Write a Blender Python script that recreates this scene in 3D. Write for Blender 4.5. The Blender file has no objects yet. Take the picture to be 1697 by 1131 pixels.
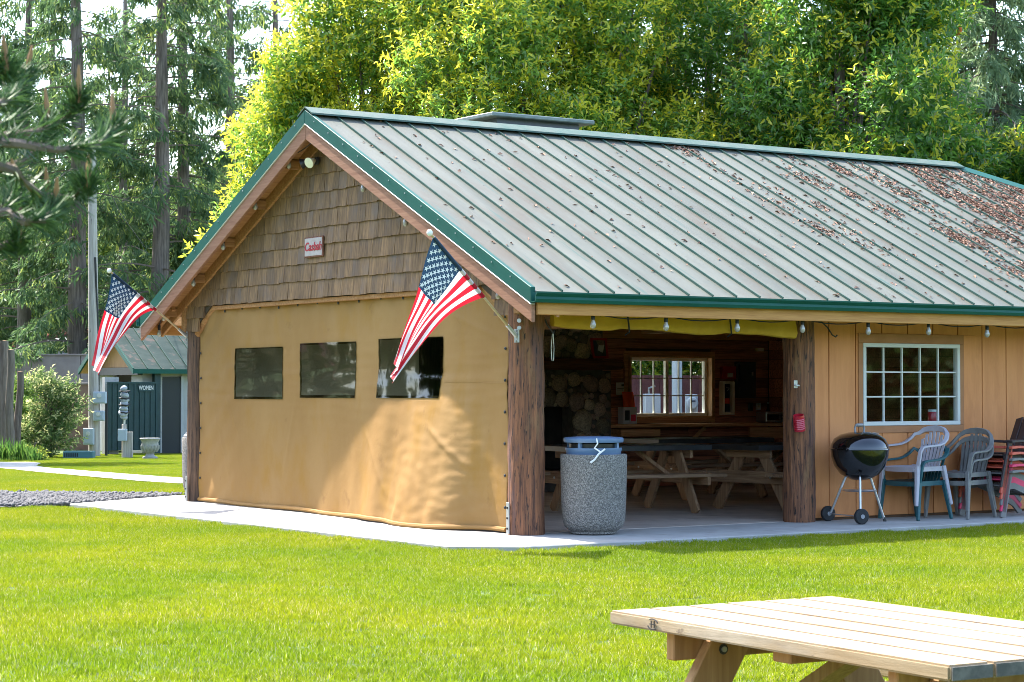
import bpy, bmesh, math, random
import numpy as np
from mathutils import Vector, Matrix, noise
R = math.radians
random.seed(7); rng = np.random.default_rng(11)
sc = bpy.context.scene; COL = sc.collection

# ------------------------------------------------------------------ camera, sky, sun, exposure
CAM = Vector((-11.389, -16.775, 1.4)); YAW = 0.9799; PIT = 0.0231; FPX = 3473.4
cam = bpy.data.cameras.new('camera'); camo = bpy.data.objects.new('camera', cam); COL.objects.link(camo)
camo.location = CAM
camo.rotation_euler = (math.pi/2 + PIT, 0, YAW - math.pi/2)
cam.sensor_width = 36; cam.lens = 36*FPX/1697; cam.clip_end = 2000; cam.clip_start = 0.1
cam.dof.use_dof = True; cam.dof.focus_distance = 19.5; cam.dof.aperture_fstop = 20
sc.camera = camo
SUN = Vector((0.105, -0.578, -0.805)).normalized()           # direction the light travels
w = bpy.data.worlds.new('World'); sc.world = w; w.use_nodes = True
nt = w.node_tree; bg = nt.nodes['Background']
sky = nt.nodes.new('ShaderNodeTexSky'); sky.sky_type = 'NISHITA'; sky.sun_disc = False
sky.sun_elevation = math.asin(-SUN.z); sky.sun_rotation = math.atan2(-SUN.x, -SUN.y)
sky.air_density = 1.0; sky.dust_density = 1.6; sky.ozone_density = 1.0
nt.links.new(sky.outputs[0], bg.inputs[0]); bg.inputs[1].default_value = 0.15
sl = bpy.data.lights.new('sun', 'SUN'); so = bpy.data.objects.new('sun', sl); COL.objects.link(so)
sl.energy = 3.1; sl.angle = R(0.55); sl.color = (1.0, 0.95, 0.86)
so.rotation_euler = SUN.to_track_quat('-Z', 'Y').to_euler(); so.location = (0, 20, 30)
vs = sc.view_settings; vs.view_transform = 'Standard'; vs.look = 'None'; vs.exposure = 2.42; vs.gamma = 1
sc.cycles.max_bounces = 10; sc.cycles.diffuse_bounces = 6; sc.cycles.transmission_bounces = 8; sc.cycles.transparent_max_bounces = 12; sc.cycles.filter_width = 0.9

FWD = Vector((math.cos(YAW)*math.cos(PIT), math.sin(YAW)*math.cos(PIT), math.sin(PIT)))
RGT = Vector((math.sin(YAW), -math.cos(YAW), 0)); UPV = RGT.cross(FWD)
def pin(px, py, D):
    """a measured direction of the photograph taken to a chosen distance, as a point of the place"""
    return CAM + (FWD + RGT*((px-848.5)/FPX) - UPV*((py-565.5)/FPX))*D
def dist_of(x, y): return (x-CAM.x)*math.cos(YAW) + (y-CAM.y)*math.sin(YAW)
def zg(x, y):
    t = (dist_of(x, y) - 28)/32
    t = max(0, min(1, t)); return -0.42*t*t*(3-2*t)
def gpt(px, py):
    """ground point under a direction"""
    D = 9
    while D < 120:
        p = pin(px, py, D)
        if p.z <= zg(p.x, p.y): return Vector((p.x, p.y, zg(p.x, p.y)))
        D += .04
    return p

# ------------------------------------------------------------------ helpers
def tag(o, label=None, cat=None, group=None, kind=None):
    if label: o['label'] = label
    if cat: o['category'] = cat
    if group: o['group'] = group
    if kind: o['kind'] = kind
    return o
def empty(name, loc=(0, 0, 0), rz=0, label=None, cat=None, group=None):
    o = bpy.data.objects.new(name, None); COL.objects.link(o); o.location = loc; o.rotation_euler = (0, 0, rz)
    o.empty_display_size = .1
    return tag(o, label, cat, group)
def link(name, me, mat, parent=None):
    o = bpy.data.objects.new(name, me); COL.objects.link(o)
    if mat is not None and len(me.materials) == 0:
        for m_ in (mat if isinstance(mat, (list, tuple)) else [mat]): me.materials.append(m_)
    if parent: o.parent = parent
    return o
def copy_tree(o, parent=None):
    c = o.copy(); COL.objects.link(c); c.parent = parent
    for ch in list(o.children): copy_tree(ch, c)
    return c
def np_mesh(name, V, F, smooth=False, mats=None):
    """F: (n,k) array of faces"""
    V = np.asarray(V, dtype=np.float32); F = np.asarray(F, dtype=np.int32)
    me = bpy.data.meshes.new(name); n, k = F.shape
    me.vertices.add(len(V)); me.vertices.foreach_set('co', V.ravel())
    me.loops.add(n*k); me.loops.foreach_set('vertex_index', F.ravel())
    me.polygons.add(n); me.polygons.foreach_set('loop_start', np.arange(0, n*k, k, dtype=np.int32))
    me.polygons.foreach_set('loop_total', np.full(n, k, dtype=np.int32))
    if smooth: me.polygons.foreach_set('use_smooth', np.ones(n, dtype=bool))
    if mats is not None: me.polygons.foreach_set('material_index', np.asarray(mats, dtype=np.int32))
    me.update(calc_edges=True); return me
class MB:
    def __init__(s): s.v = []; s.f = []
    def add(s, vs_, fs):
        b = len(s.v); s.v += [tuple(p) for p in vs_]; s.f += [tuple(i+b for i in q) for q in fs]; return s
    def box(s, c, d, M_=None, taper=None):
        x, y, z = d[0]/2, d[1]/2, d[2]/2; c = Vector(c)
        P = [Vector(p) for p in ((-x,-y,-z),(x,-y,-z),(x,y,-z),(-x,y,-z),(-x,-y,z),(x,-y,z),(x,y,z),(-x,y,z))]
        if taper: 
            for i in range(4, 8): P[i].x *= taper; P[i].y *= taper
        if M_ is not None: P = [M_ @ p for p in P]
        return s.add([p+c for p in P], ((0,3,2,1),(4,5,6,7),(0,1,5,4),(1,2,6,5),(2,3,7,6),(3,0,4,7)))
    def bar(s, a, b, w_, h, up=(0, 0, 1), w2=None, h2=None):
        """rectangular bar from a to b, w_ sideways, h along up"""
        a, b = Vector(a), Vector(b); d = (b-a).normalized(); sd = d.cross(Vector(up))
        if sd.length < 1e-4: sd = d.cross(Vector((1, 0, 0)))
        sd.normalize(); u = sd.cross(d).normalized(); w2 = w2 or w_; h2 = h2 or h
        P = [a+sd*i*w_/2+u*j*h/2 for i, j in ((-1,-1),(1,-1),(1,1),(-1,1))] + [b+sd*i*w2/2+u*j*h2/2 for i, j in ((-1,-1),(1,-1),(1,1),(-1,1))]
        return s.add(P, ((0,1,2,3),(7,6,5,4),(0,4,5,1),(1,5,6,2),(2,6,7,3),(3,7,4,0)))
    def tube(s, path, r, n=8, cap=True):
        path = [Vector(p) for p in path]; rs = r if hasattr(r, '__len__') else [r]*len(path)
        b = len(s.v); ref = None
        for i, p in enumerate(path):
            t = (path[min(i+1, len(path)-1)] - path[max(i-1, 0)]).normalized()
            if ref is None: ref = t.orthogonal().normalized()
            else:
                ref = ref - t*ref.dot(t); ref = ref.normalized() if ref.length > 1e-5 else t.orthogonal().normalized()
            q = t.cross(ref)
            for k in range(n):
                a = 2*math.pi*k/n; s.v.append(tuple(p + (ref*math.cos(a)+q*math.sin(a))*rs[i]))
        for i in range(len(path)-1):
            for k in range(n):
                k2 = (k+1) % n; s.f.append((b+i*n+k, b+i*n+k2, b+(i+1)*n+k2, b+(i+1)*n+k))
        if cap:
            s.f.append(tuple(b+k for k in reversed(range(n)))); e = b+(len(path)-1)*n; s.f.append(tuple(e+k for k in range(n)))
        return s
    def lathe(s, prof, n=24, c=(0, 0, 0), cap=True):
        b = len(s.v); c = Vector(c)
        for r, z in prof:
            for k in range(n):
                a = 2*math.pi*k/n; s.v.append((c.x+r*math.cos(a), c.y+r*math.sin(a), c.z+z))
        for i in range(len(prof)-1):
            for k in range(n):
                k2 = (k+1) % n; s.f.append((b+i*n+k, b+i*n+k2, b+(i+1)*n+k2, b+(i+1)*n+k))
        if cap:
            s.f.append(tuple(b+k for k in reversed(range(n)))); e = b+(len(prof)-1)*n; s.f.append(tuple(e+k for k in range(n)))
        return s
    def sweep(s, path, prof_fn, up=(0, 0, 1), closed=False):
        """profile in (side, up) swept on a path; prof_fn(i) -> list of (a,b)"""
        path = [Vector(p) for p in path]; b = len(s.v); m = None; N = len(path)
        for i, p in enumerate(path):
            t = (path[min(i+1, N-1)] - path[max(i-1, 0)]).normalized()
            upv = Vector(up(i)) if callable(up) else Vector(up)
            sd = t.cross(upv).normalized(); u = sd.cross(t).normalized(); pr = prof_fn(i); m = len(pr)
            for a_, b_ in pr: s.v.append(tuple(p+sd*a_+u*b_))
        for i in range(N-1):
            for k in range(m):
                k2 = (k+1) % m; s.f.append((b+i*m+k, b+i*m+k2, b+(i+1)*m+k2, b+(i+1)*m+k))
        s.f.append(tuple(b+k for k in reversed(range(m)))); e = b+(N-1)*m; s.f.append(tuple(e+k for k in range(m)))
        return s
    def prism(s, poly, axis, a0, a1):
        """poly in the two other axes (cyclic order), extruded along axis"""
        def P(q, a):
            if axis == 0: return (a, q[0], q[1])
            if axis == 1: return (q[0], a, q[1])
            return (q[0], q[1], a)
        n = len(poly)
        return s.add([P(q, a0) for q in poly]+[P(q, a1) for q in poly], [tuple(range(n))[::-1], tuple(range(n, 2*n))]+[(i, (i+1) % n, n+(i+1) % n, n+i) for i in range(n)])
    def mesh(s, name, bevel=0, smooth=False, seg=1):
        bm = bmesh.new(); vv = [bm.verts.new(p) for p in s.v]
        for q in s.f:
            try: bm.faces.new([vv[i] for i in q])
            except ValueError: pass
        bmesh.ops.recalc_face_normals(bm, faces=bm.faces)
        if bevel: bmesh.ops.bevel(bm, geom=list(bm.edges), offset=bevel, segments=seg, affect='EDGES', clamp_overlap=True)
        me = bpy.data.meshes.new(name); bm.to_mesh(me); bm.free()
        if smooth:
            me.polygons.foreach_set('use_smooth', np.ones(len(me.polygons), dtype=bool))
            me.set_sharp_from_angle(angle=R(40))
        return me
    def build(s, name, mat, parent=None, bevel=0, smooth=False, seg=1):
        return link(name, s.mesh(name, bevel, smooth, seg), mat, parent)
def text_mesh(name, body, size, mat, parent, M_, shear=0, ext=.002, bold=0):
    cu = bpy.data.curves.new(name, 'FONT'); cu.body = body; cu.size = size; cu.extrude = ext; cu.shear = shear; cu.offset = bold
    cu.align_x = 'CENTER'; cu.align_y = 'CENTER'
    to = bpy.data.objects.new(name+'_src', cu); me = bpy.data.meshes.new_from_object(to)
    bpy.data.objects.remove(to); o = link(name, me, mat, parent); me.materials.clear(); me.materials.append(mat)
    o.matrix_local = M_; return o

# ------------------------------------------------------------------ materials
MT = {}
def mat(name, c1, c2=None, rough=.65, scale=(6, 6, 6), bump=0, bscale=None, var=0, hvar=0, metal=0, detail=6, pos=(.35, .65), spec=.5, transl=None, coat=0, spots=None, attr=None, distort=0):
    m = bpy.data.materials.new(name); m.use_nodes = True; t = m.node_tree; N = t.nodes; L = t.links
    b = N['Principled BSDF']; b.inputs['Roughness'].default_value = rough; b.inputs['Metallic'].default_value = metal
    b.inputs['Specular IOR Level'].default_value = spec
    if coat: b.inputs['Coat Weight'].default_value = coat; b.inputs['Coat Roughness'].default_value = .08
    tc = N.new('ShaderNodeTexCoord'); oi = N.new('ShaderNodeObjectInfo')
    mu = N.new('ShaderNodeMath'); mu.operation = 'MULTIPLY'; mu.inputs[1].default_value = 53.0 if (var or hvar) else 0
    L.new(oi.outputs['Random'], mu.inputs[0])
    va = N.new('ShaderNodeVectorMath'); va.operation = 'ADD'; L.new(tc.outputs['Object'], va.inputs[0]); L.new(mu.outputs[0], va.inputs[1])
    def nz(sc_, det, dis=0):
        mp = N.new('ShaderNodeMapping'); mp.inputs['Scale'].default_value = sc_; L.new(va.outputs[0], mp.inputs[0])
        n_ = N.new('ShaderNodeTexNoise'); n_.inputs['Scale'].default_value = 1; n_.inputs['Detail'].default_value = det; n_.inputs['Roughness'].default_value = .62
        n_.inputs['Distortion'].default_value = dis; L.new(mp.outputs[0], n_.inputs['Vector']); return n_
    n1 = nz(scale, detail, distort); out = None
    if c2 is not None:
        rp = N.new('ShaderNodeValToRGB'); rp.color_ramp.elements[0].position = pos[0]; rp.color_ramp.elements[1].position = pos[1]
        rp.color_ramp.elements[0].color = (*c1, 1); rp.color_ramp.elements[1].color = (*c2, 1)
        L.new(n1.outputs['Fac'], rp.inputs[0]); out = rp.outputs[0]
    if attr:
        at = N.new('ShaderNodeAttribute'); at.attribute_name = attr; out = at.outputs['Color']
    if spots:                                                    # (colour, scale, lo, hi)
        for (scol, ssc, lo, hi) in spots:
            n3 = nz(ssc if hasattr(ssc, '__len__') else (ssc,)*3, 5); r3 = N.new('ShaderNodeMapRange'); r3.inputs[1].default_value = lo; r3.inputs[2].default_value = hi
            L.new(n3.outputs['Fac'], r3.inputs[0]); mx = N.new('ShaderNodeMix'); mx.data_type = 'RGBA'
            L.new(r3.outputs[0], mx.inputs[0])
            if out: L.new(out, mx.inputs[6])
            else: mx.inputs[6].default_value = (*c1, 1)
            mx.inputs[7].default_value = (*scol, 1); out = mx.outputs[2]
    if var or hvar:
        hs = N.new('ShaderNodeHueSaturation')
        mr = N.new('ShaderNodeMapRange'); mr.inputs[3].default_value = 1-var; mr.inputs[4].default_value = 1+var; L.new(oi.outputs['Random'], mr.inputs[0]); L.new(mr.outputs[0], hs.inputs['Value'])
        if hvar:
            m2 = N.new('ShaderNodeMath'); m2.operation = 'MULTIPLY'; m2.inputs[1].default_value = 7.31; L.new(oi.outputs['Random'], m2.inputs[0])
            m3 = N.new('ShaderNodeMath'); m3.operation = 'FRACT'; L.new(m2.outputs[0], m3.inputs[0])
            m4 = N.new('ShaderNodeMapRange'); m4.inputs[3].default_value = .5-hvar; m4.inputs[4].default_value = .5+hvar; L.new(m3.outputs[0], m4.inputs[0]); L.new(m4.outputs[0], hs.inputs['Hue'])
        if out: L.new(out, hs.inputs['Color'])
        else: hs.inputs['Color'].default_value = (*c1, 1)
        out = hs.outputs[0]
    if out: L.new(out, b.inputs['Base Color'])
    else: b.inputs['Base Color'].default_value = (*c1, 1)
    if bump:
        n2 = nz(bscale, 5) if bscale else n1
        bp = N.new('ShaderNodeBump'); bp.inputs['Strength'].default_value = 1; bp.inputs['Distance'].default_value = bump
        L.new(n2.outputs['Fac'], bp.inputs['Height']); L.new(bp.outputs[0], b.inputs['Normal'])
    if transl:
        tr = N.new('ShaderNodeBsdfTranslucent'); ms = N.new('ShaderNodeMixShader'); ms.inputs[0].default_value = transl
        if out: L.new(out, tr.inputs[0])
        else: tr.inputs[0].default_value = (*c1, 1)
        L.new(b.outputs[0], ms.inputs[1]); L.new(tr.outputs[0], ms.inputs[2]); L.new(ms.outputs[0], N['Material Output'].inputs[0])
    MT[name] = m; return m
def wood(name, c1, c2, axis, **k):
    s_ = [38, 38, 38]; s_[axis] = 2.2
    k.setdefault('bump', .0015); k.setdefault('var', .18); k.setdefault('rough', .75)
    return mat(name, c1, c2, scale=tuple(s_), distort=.6, **k)
def glass(name, tint=(.9, .95, .95), rough=.02, refl=.12, bump=0, bs=6):
    m = bpy.data.materials.new(name); m.use_nodes = True; t = m.node_tree; N = t.nodes; L = t.links; N.remove(N['Principled BSDF'])
    g = N.new('ShaderNodeBsdfGlossy'); g.inputs['Roughness'].default_value = rough; tr = N.new('ShaderNodeBsdfTransparent'); tr.inputs[0].default_value = (*tint, 1)
    fr = N.new('ShaderNodeLayerWeight'); pw_ = N.new('ShaderNodeMath'); pw_.operation = 'POWER'; pw_.inputs[1].default_value = 5; L.new(fr.outputs['Facing'], pw_.inputs[0])
    ad = N.new('ShaderNodeMath'); ad.operation = 'ADD'; ad.inputs[1].default_value = .04+refl; L.new(pw_.outputs[0], ad.inputs[0])
    mx = N.new('ShaderNodeMixShader'); L.new(ad.outputs[0], mx.inputs[0]); L.new(tr.outputs[0], mx.inputs[1]); L.new(g.outputs[0], mx.inputs[2]); L.new(mx.outputs[0], N['Material Output'].inputs[0])
    if bump:
        tc = N.new('ShaderNodeTexCoord'); n_ = N.new('ShaderNodeTexNoise'); n_.inputs['Scale'].default_value = bs; n_.inputs['Detail'].default_value = 3; n_.inputs['Distortion'].default_value = 1.5
        L.new(tc.outputs['Object'], n_.inputs['Vector']); bp = N.new('ShaderNodeBump'); bp.inputs['Distance'].default_value = bump; bp.inputs['Strength'].default_value = 1
        L.new(n_.outputs['Fac'], bp.inputs['Height']); L.new(bp.outputs[0], g.inputs['Normal']); L.new(bp.outputs[0], fr.inputs['Normal'])
    MT[name] = m; return m
# building
wood('shingle', (.10, .052, .022), (.25, .142, .06), 2, var=.22, bump=.003, spots=[((.135, .10, .082), 1.6, .52, .76)])
mat('shingle_back', (.05, .035, .02), rough=.9)
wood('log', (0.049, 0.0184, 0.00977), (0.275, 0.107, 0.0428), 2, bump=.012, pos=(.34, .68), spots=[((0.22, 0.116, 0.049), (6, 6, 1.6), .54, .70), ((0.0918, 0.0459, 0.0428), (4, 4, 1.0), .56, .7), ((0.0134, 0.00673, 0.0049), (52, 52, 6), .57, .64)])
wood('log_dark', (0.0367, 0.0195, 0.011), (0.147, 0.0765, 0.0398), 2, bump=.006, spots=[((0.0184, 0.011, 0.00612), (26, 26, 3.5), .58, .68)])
wood('fascia_wood', (0.38, 0.164, 0.0432), (0.502, 0.242, 0.0734), 0, var=.08)
wood('rake_wood', (0.204, 0.085, 0.0442), (0.286, 0.136, 0.0748), 1, var=.08)
wood('rafter_wood', (0.242, 0.102, 0.0287), (0.37, 0.184, 0.0638), 0, var=.1)
mat('metal_roof', (0.0855, 0.09, 0.0702), (0.124, 0.128, 0.101), rough=.6, scale=(3.2, .55, .55), bump=.0006, var=.07, spec=.28, spots=[((0.0882, 0.0747, 0.0522), (1.6, .5, .5), .5, .68), ((0.0495, 0.09, 0.0738), (9, .8, .8), .60, .72), ((0.045, 0.0405, 0.0315), 22, .66, .72), ((0.144, 0.135, 0.117), (30, 1.2, 1.2), .66, .74)])
mat('green_trim', (0.003, 0.0638, 0.0465), (0.0045, 0.0788, 0.0577), spec=.25, rough=.5, scale=(2, 2, 2), spots=[((0.0225, 0.075, 0.06), 9, .62, .78)])
mat('green_seam', (.02, .065, .052), (.06, .095, .075), rough=.75, scale=(1, 3, 3), spec=.15)
mat('ridge_metal', (.035, .085, .065), (.085, .11, .088), rough=.62, scale=(4, 4, 4), spec=.3)
mat('white_drip', (0.525, 0.511, 0.49), rough=.5)
mat('siding', (0.518, 0.193, 0.0618), (0.607, 0.242, 0.0827), rough=.7, scale=(7, 7, 1.2), bump=.0012, bscale=(60, 60, 4), var=.05, spots=[((0.441, 0.161, 0.0508), (2, 2, 1), .56, .75)])
mat('siding_trim', (0.313, 0.129, 0.0469), (0.369, 0.156, 0.0615), rough=.7, scale=(5, 5, 5), bump=.0008, bscale=(40, 40, 40))
mat('vinyl_white', (0.53, 0.537, 0.53), rough=.35)
mat('vinyl_cream', (.82, .79, .70), rough=.4)
mat('groove_dark', (.10, .05, .024), rough=.9)
wood('plank_dark', (.27, .095, .058), (.58, .25, .15), 0, var=.3, bump=.002)
wood('counter_wood', (0.432, 0.204, 0.09), (0.66, 0.36, 0.168), 0, var=.12)
wood('jamb_wood', (.42, .22, .09), (.58, .34, .15), 2, var=.1)
wood('deck_wood', (0.45, 0.285, 0.165), (0.69, 0.45, 0.27), 1)
mat('floor_concrete', (.34, .28, .235), (.50, .43, .37), rough=.75, scale=(1.3, 1.3, 1.3), bump=.0012, bscale=(30, 30, 30), spots=[((.22, .19, .16), 2.5, .55, .75)])
mat('slab_concrete', (0.28, 0.269, 0.246), (0.353, 0.342, 0.319), rough=.8, scale=(2, 2, 2), bump=.0015, bscale=(45, 45, 45), spots=[((0.235, 0.218, 0.19), 5, .56, .74)])
mat('canvas', (.335, .182, .056), (.385, .222, .076), rough=.72, scale=(1.6, 1.2, .7), bump=.004, bscale=(8, 6, 7), spec=.3, transl=.2, spots=[((.36, .19, .04), (1, 2.2, 1.2), .52, .72), ((.26, .14, .045), (2, 3, 3), .64, .78)])
mat('canvas_fill', (.72, .68, .58), (.78, .74, .64), rough=.7, scale=(2, 2, 2), transl=.5)  # for the added far-bay sheet, strongly translucent to brighten the room
mat('canvas_yellow', (.46, .265, .012), (.54, .32, .02), rough=.65, scale=(4, 4, 4), bump=.004, bscale=(12, 6, 12))
glass('vinyl_clear', tint=(.13, .15, .13), rough=.06, refl=0, bump=.0016, bs=4)
glass('window_glass', refl=.015)
mat('stone', (.17, .14, .115), (.42, .33, .25), rough=.8, scale=(5, 5, 5), bump=.01, var=.55, hvar=.035)
mat('stone_soot', (.012, .011, .01), (.03, .026, .022), rough=.95)
mat('mortar', (.09, .08, .07), (.16, .145, .13), rough=.95, scale=(12, 12, 12), bump=.006)
# objects
mat('aggregate', (0.0884, 0.0816, 0.0748), (0.286, 0.262, 0.231), rough=.85, scale=(75, 75, 75), detail=2, pos=(.40, .66), bump=.008, spots=[((0.422, 0.394, 0.354), 95, .60, .66), ((0.034, 0.034, 0.034), 80, .62, .68)])
mat('blue_plastic', (0.102, 0.173, 0.293), (0.134, 0.21, 0.338), rough=.45)
mat('grey_plastic', (.22, .22, .23), (.27, .27, .28), rough=.5)
mat('white_rag', (.78, .77, .74), rough=.9)
mat('black_enamel', (.004, .004, .005), rough=.09, spec=.6, coat=.6)
mat('alu', (.62, .62, .63), rough=.32, metal=.9)
mat('black_rubber', (.012, .012, .013), rough=.7)
mat('black_plastic', (.016, .017, .018), (.03, .03, .03), rough=.42)
mat('chair_white', (0.398, 0.378, 0.424), (0.451, 0.431, 0.471), rough=.45, scale=(9, 9, 9))
mat('chair_teal', (0.0096, 0.068, 0.084), (0.0176, 0.1, 0.112), rough=.45, scale=(9, 9, 9))
mat('chair_grey', (0.136, 0.132, 0.128), (0.18, 0.176, 0.168), rough=.45, scale=(9, 9, 9))
mat('chair_brown', (0.028, 0.0176, 0.0192), (0.044, 0.0288, 0.0288), rough=.5)
mat('chair_coral', (.55, .085, .05), (.62, .12, .07), rough=.5)
mat('chair_pink', (.62, .03, .10), (.70, .05, .13), rough=.5)
mat('chair_ash', (.15, .14, .135), (.19, .18, .17), rough=.5)
wood('table_grey', (.19, .11, .06), (.38, .24, .14), 0, var=.15)
wood('table_leg', (.20, .105, .05), (.40, .24, .13), 2, var=.15)
wood('table_beam', (.20, .105, .05), (.40, .24, .13), 1, var=.15)
wood('pine_new', (.25, .165, .08), (.345, .25, .145), 1, var=.07, rough=.7, spots=[((.16, .11, .07), (9, 1.6, 9), .58, .70), ((.40, .33, .24), (3, 1, 3), .48, .7), ((.075, .05, .035), (11, 5, 11), .69, .75)])
wood('pine_leg', (.26, .13, .045), (.38, .21, .08), 2, var=.12, spots=[((.10, .06, .035), (4, 4, 4), .62, .72)])
mat('weathered_end', (0.0675, 0.0638, 0.0562), (0.135, 0.124, 0.105), rough=.9, scale=(30, 30, 30))
mat('flag_red', (0.44, 0.0096, 0.024), rough=.7, transl=.35)
mat('flag_white', (0.6, 0.585, 0.578), rough=.7, transl=.35)
mat('flag_blue', (0.0096, 0.036, 0.08), rough=.7, transl=.2)
mat('star_white', (0.656, 0.656, 0.656), rough=.7)
wood('pole_wood', (.42, .30, .16), (.52, .39, .23), 0, var=.05)
mat('pole_white', (.72, .70, .64), rough=.5)
mat('galv', (0.44, 0.448, 0.44), rough=.4, metal=.7)
mat('bulb_glass', (.32, .29, .25), rough=.12, spec=.8, coat=.6)
mat('red_can', (.45, .012, .03), rough=.3, coat=.4)
mat('red_paint', (.4, .02, .02), rough=.5)
mat('orange_cloth', (.75, .09, .015), rough=.8)
mat('paper', (.70, .70, .72), rough=.8)
mat('panel_grey', (.055, .065, .085), rough=.45)
mat('steel', (.5, .5, .5), rough=.3, metal=.8)
mat('sign_white', (.36, .30, .27), (.45, .39, .36), rough=.8, scale=(20, 20, 20))
mat('sign_red', (.38, .02, .03), rough=.7)
mat('lamp_cream', (.75, .70, .50), rough=.3)
# surroundings
mat('lawn_soil', (0.044, 0.076, 0.0112), (0.088, 0.136, 0.0176), rough=.95, scale=(.7, .7, .7), bump=.01, bscale=(30, 30, 30))
mat('grass_blade', (.105, .19, .012), (.205, .285, .022), rough=.6, spec=.12, scale=(3, 3, 3), attr='Col', transl=.5)
mat('gravel', (0.0616, 0.0594, 0.0616), (0.116, 0.112, 0.112), rough=.9, scale=(14, 14, 14), var=.3)
mat('bark', (0.0825, 0.0638, 0.051), (0.195, 0.154, 0.128), rough=.95, scale=(16, 16, 1.6), bump=.02)
mat('twig', (.10, .075, .055), (.16, .12, .09), rough=.9)
mat('pole_bark', (0.285, 0.252, 0.222), (0.462, 0.42, 0.378), rough=.9, scale=(22, 22, 1.2), bump=.006, spots=[((0.0672, 0.0504, 0.042), (9, 9, 1.8), .66, .72)])
for nm, tr_ in (('leaf_laurel', .62), ('leaf_cedar', .5), ('leaf_shrub', .5), ('leaf_pine', .35), ('leaf_back', .6)):
    mat(nm, (.1, .2, .02), rough=.27 if 'laurel' in nm else .55, attr='Col', transl=tr_, spec=.8 if 'laurel' in nm else .4)
mat('render_white', (0.332, 0.332, 0.332), (0.374, 0.374, 0.37), rough=.8, scale=(3, 3, 3))
mat('teal_board', (0.0048, 0.03, 0.036), (0.0072, 0.042, 0.048), rough=.55)
mat('dark_door', (0.003, 0.007, 0.011), rough=.5)
mat('roof_far', (.010, .030, .026), (.03, .05, .044), rough=.75, spec=.15, scale=(1.2, 3, 3), spots=[((.08, .065, .055), 3, .54, .64)])
mat('wrap', (.26, .29, .33), (.40, .43, .46), rough=.9, scale=(9, 9, 9))
mat('wall_beige', (0.204, 0.168, 0.159), (0.252, 0.216, 0.204), rough=.9, scale=(2, 2, 2))
mat('wall_brown', (.16, .10, .075), (.22, .15, .11), rough=.9, scale=(4, 4, 4))
mat('box_grey', (.36, .42, .48), rough=.5)
mat('teal_box', (.06, .17, .19), rough=.6)
mat('urn_stone', (0.294, 0.287, 0.28), (0.378, 0.371, 0.357), rough=.9, scale=(18, 18, 18), bump=.004)
mat('stump_bark', (.11, .085, .065), (.22, .18, .145), rough=.95, scale=(16, 16, 1.6), bump=.02)
mat('road', (.40, .39, .40), (.5, .49, .5), rough=.9)
mat('fence_red', (.12, .035, .028), (.17, .05, .04), rough=.85)
mat('wire', (.02, .02, .02), rough=.6)
mat('robin_orange', (.48, .12, .02), rough=.8)
mat('robin_dark', (.05, .045, .04), rough=.8)
mat('litter', (.25, .11, .065), (.42, .22, .14), rough=.9, attr='Col')

# ------------------------------------------------------------------ the ground
W = 7.297; RV = W/2; RZ = 4.458; EV = -0.7586; EZ = 2.3223; OV = -0.42; RU = 9.59
SLP = math.atan2(RZ-EZ, RV-EV); SLEN = math.hypot(RZ-EZ, RV-EV)
def zroof(v): return RZ - (RZ-EZ)*abs(v-RV)/(RV-EV)
SLAB = [(-1.40, -0.86), (-0.85, -1.30), (0.7, -1.32), (14.5, -0.98), (14.5, 12.6), (4.5, 12.4), (4.0, 8.9), (0.35, 8.75), (-1.56, 7.62)]
GRAV = [(-6.2, 8.1), (-3.2, 7.84), (-1.62, 7.58), (0.30, 8.80), (0.75, 9.1), (-1.19, 11.0), (-6.2, 15.6)]
PATHPX = [(-260, 757), (-60, 762), (0, 765), (55, 765), (68, 767), (60, 771), (75, 774), (150, 780), (230, 786), (330, 793), (420, 799), (420, 806), (330, 802), (230, 796), (150, 789), (60, 781), (0, 775), (-60, 771), (-260, 765)]
PATHW = [gpt(*p) for p in PATHPX]; PATHXY = [(p.x, p.y) for p in PATHW]
def inside(P, poly):
    """vectorised point in polygon"""
    x, y = P[:, 0], P[:, 1]; r = np.zeros(len(P), bool); n = len(poly)
    for i in range(n):
        x1, y1 = poly[i]; x2, y2 = poly[(i+1) % n]
        c = ((y1 > y) != (y2 > y)) & (x < (x2-x1)*(y-y1)/((y2-y1) if y2 != y1 else 1e-9)+x1); r ^= c
    return r
g = np.linspace(-170, 230, 161); GX, GY = np.meshgrid(g, g)
GV = np.stack([GX.ravel(), GY.ravel(), [zg(a, b)-.045 for a, b in zip(GX.ravel(), GY.ravel())]], 1)
n_ = len(g); ii = np.arange(n_-1); A, B = np.meshgrid(ii, ii); A = A.ravel(); B = B.ravel()
GF = np.stack([B*n_+A, B*n_+A+1, (B+1)*n_+A+1, (B+1)*n_+A], 1)
tag(link('ground', np_mesh('ground', GV, GF, True), MT['lawn_soil']), 'green lawn ground around the pavilion', kind='structure')
tag(MB().prism(SLAB, 2, -.12, 0).build('concrete_pavement', MT['slab_concrete'], bevel=.008), 'pale concrete pavement around the pavilion', kind='structure')
mb = MB(); n = len(PATHW); h = n//2
L_ = PATHW[:h+1]; 
mb.add([(p.x, p.y, p.z-.01) for p in PATHW], [tuple(range(n))])
bmp = mb.mesh('path'); bm = bmesh.new(); bm.from_mesh(bmp); bmesh.ops.triangulate(bm, faces=bm.faces); bm.normal_update()
for f in bm.faces:
    if f.normal.z < 0: f.normal_flip()
bm.to_mesh(bmp); bm.free()
tag(link('path', bmp, MT['slab_concrete']), 'pale concrete footpath curving across the far lawn', kind='structure')
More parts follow.
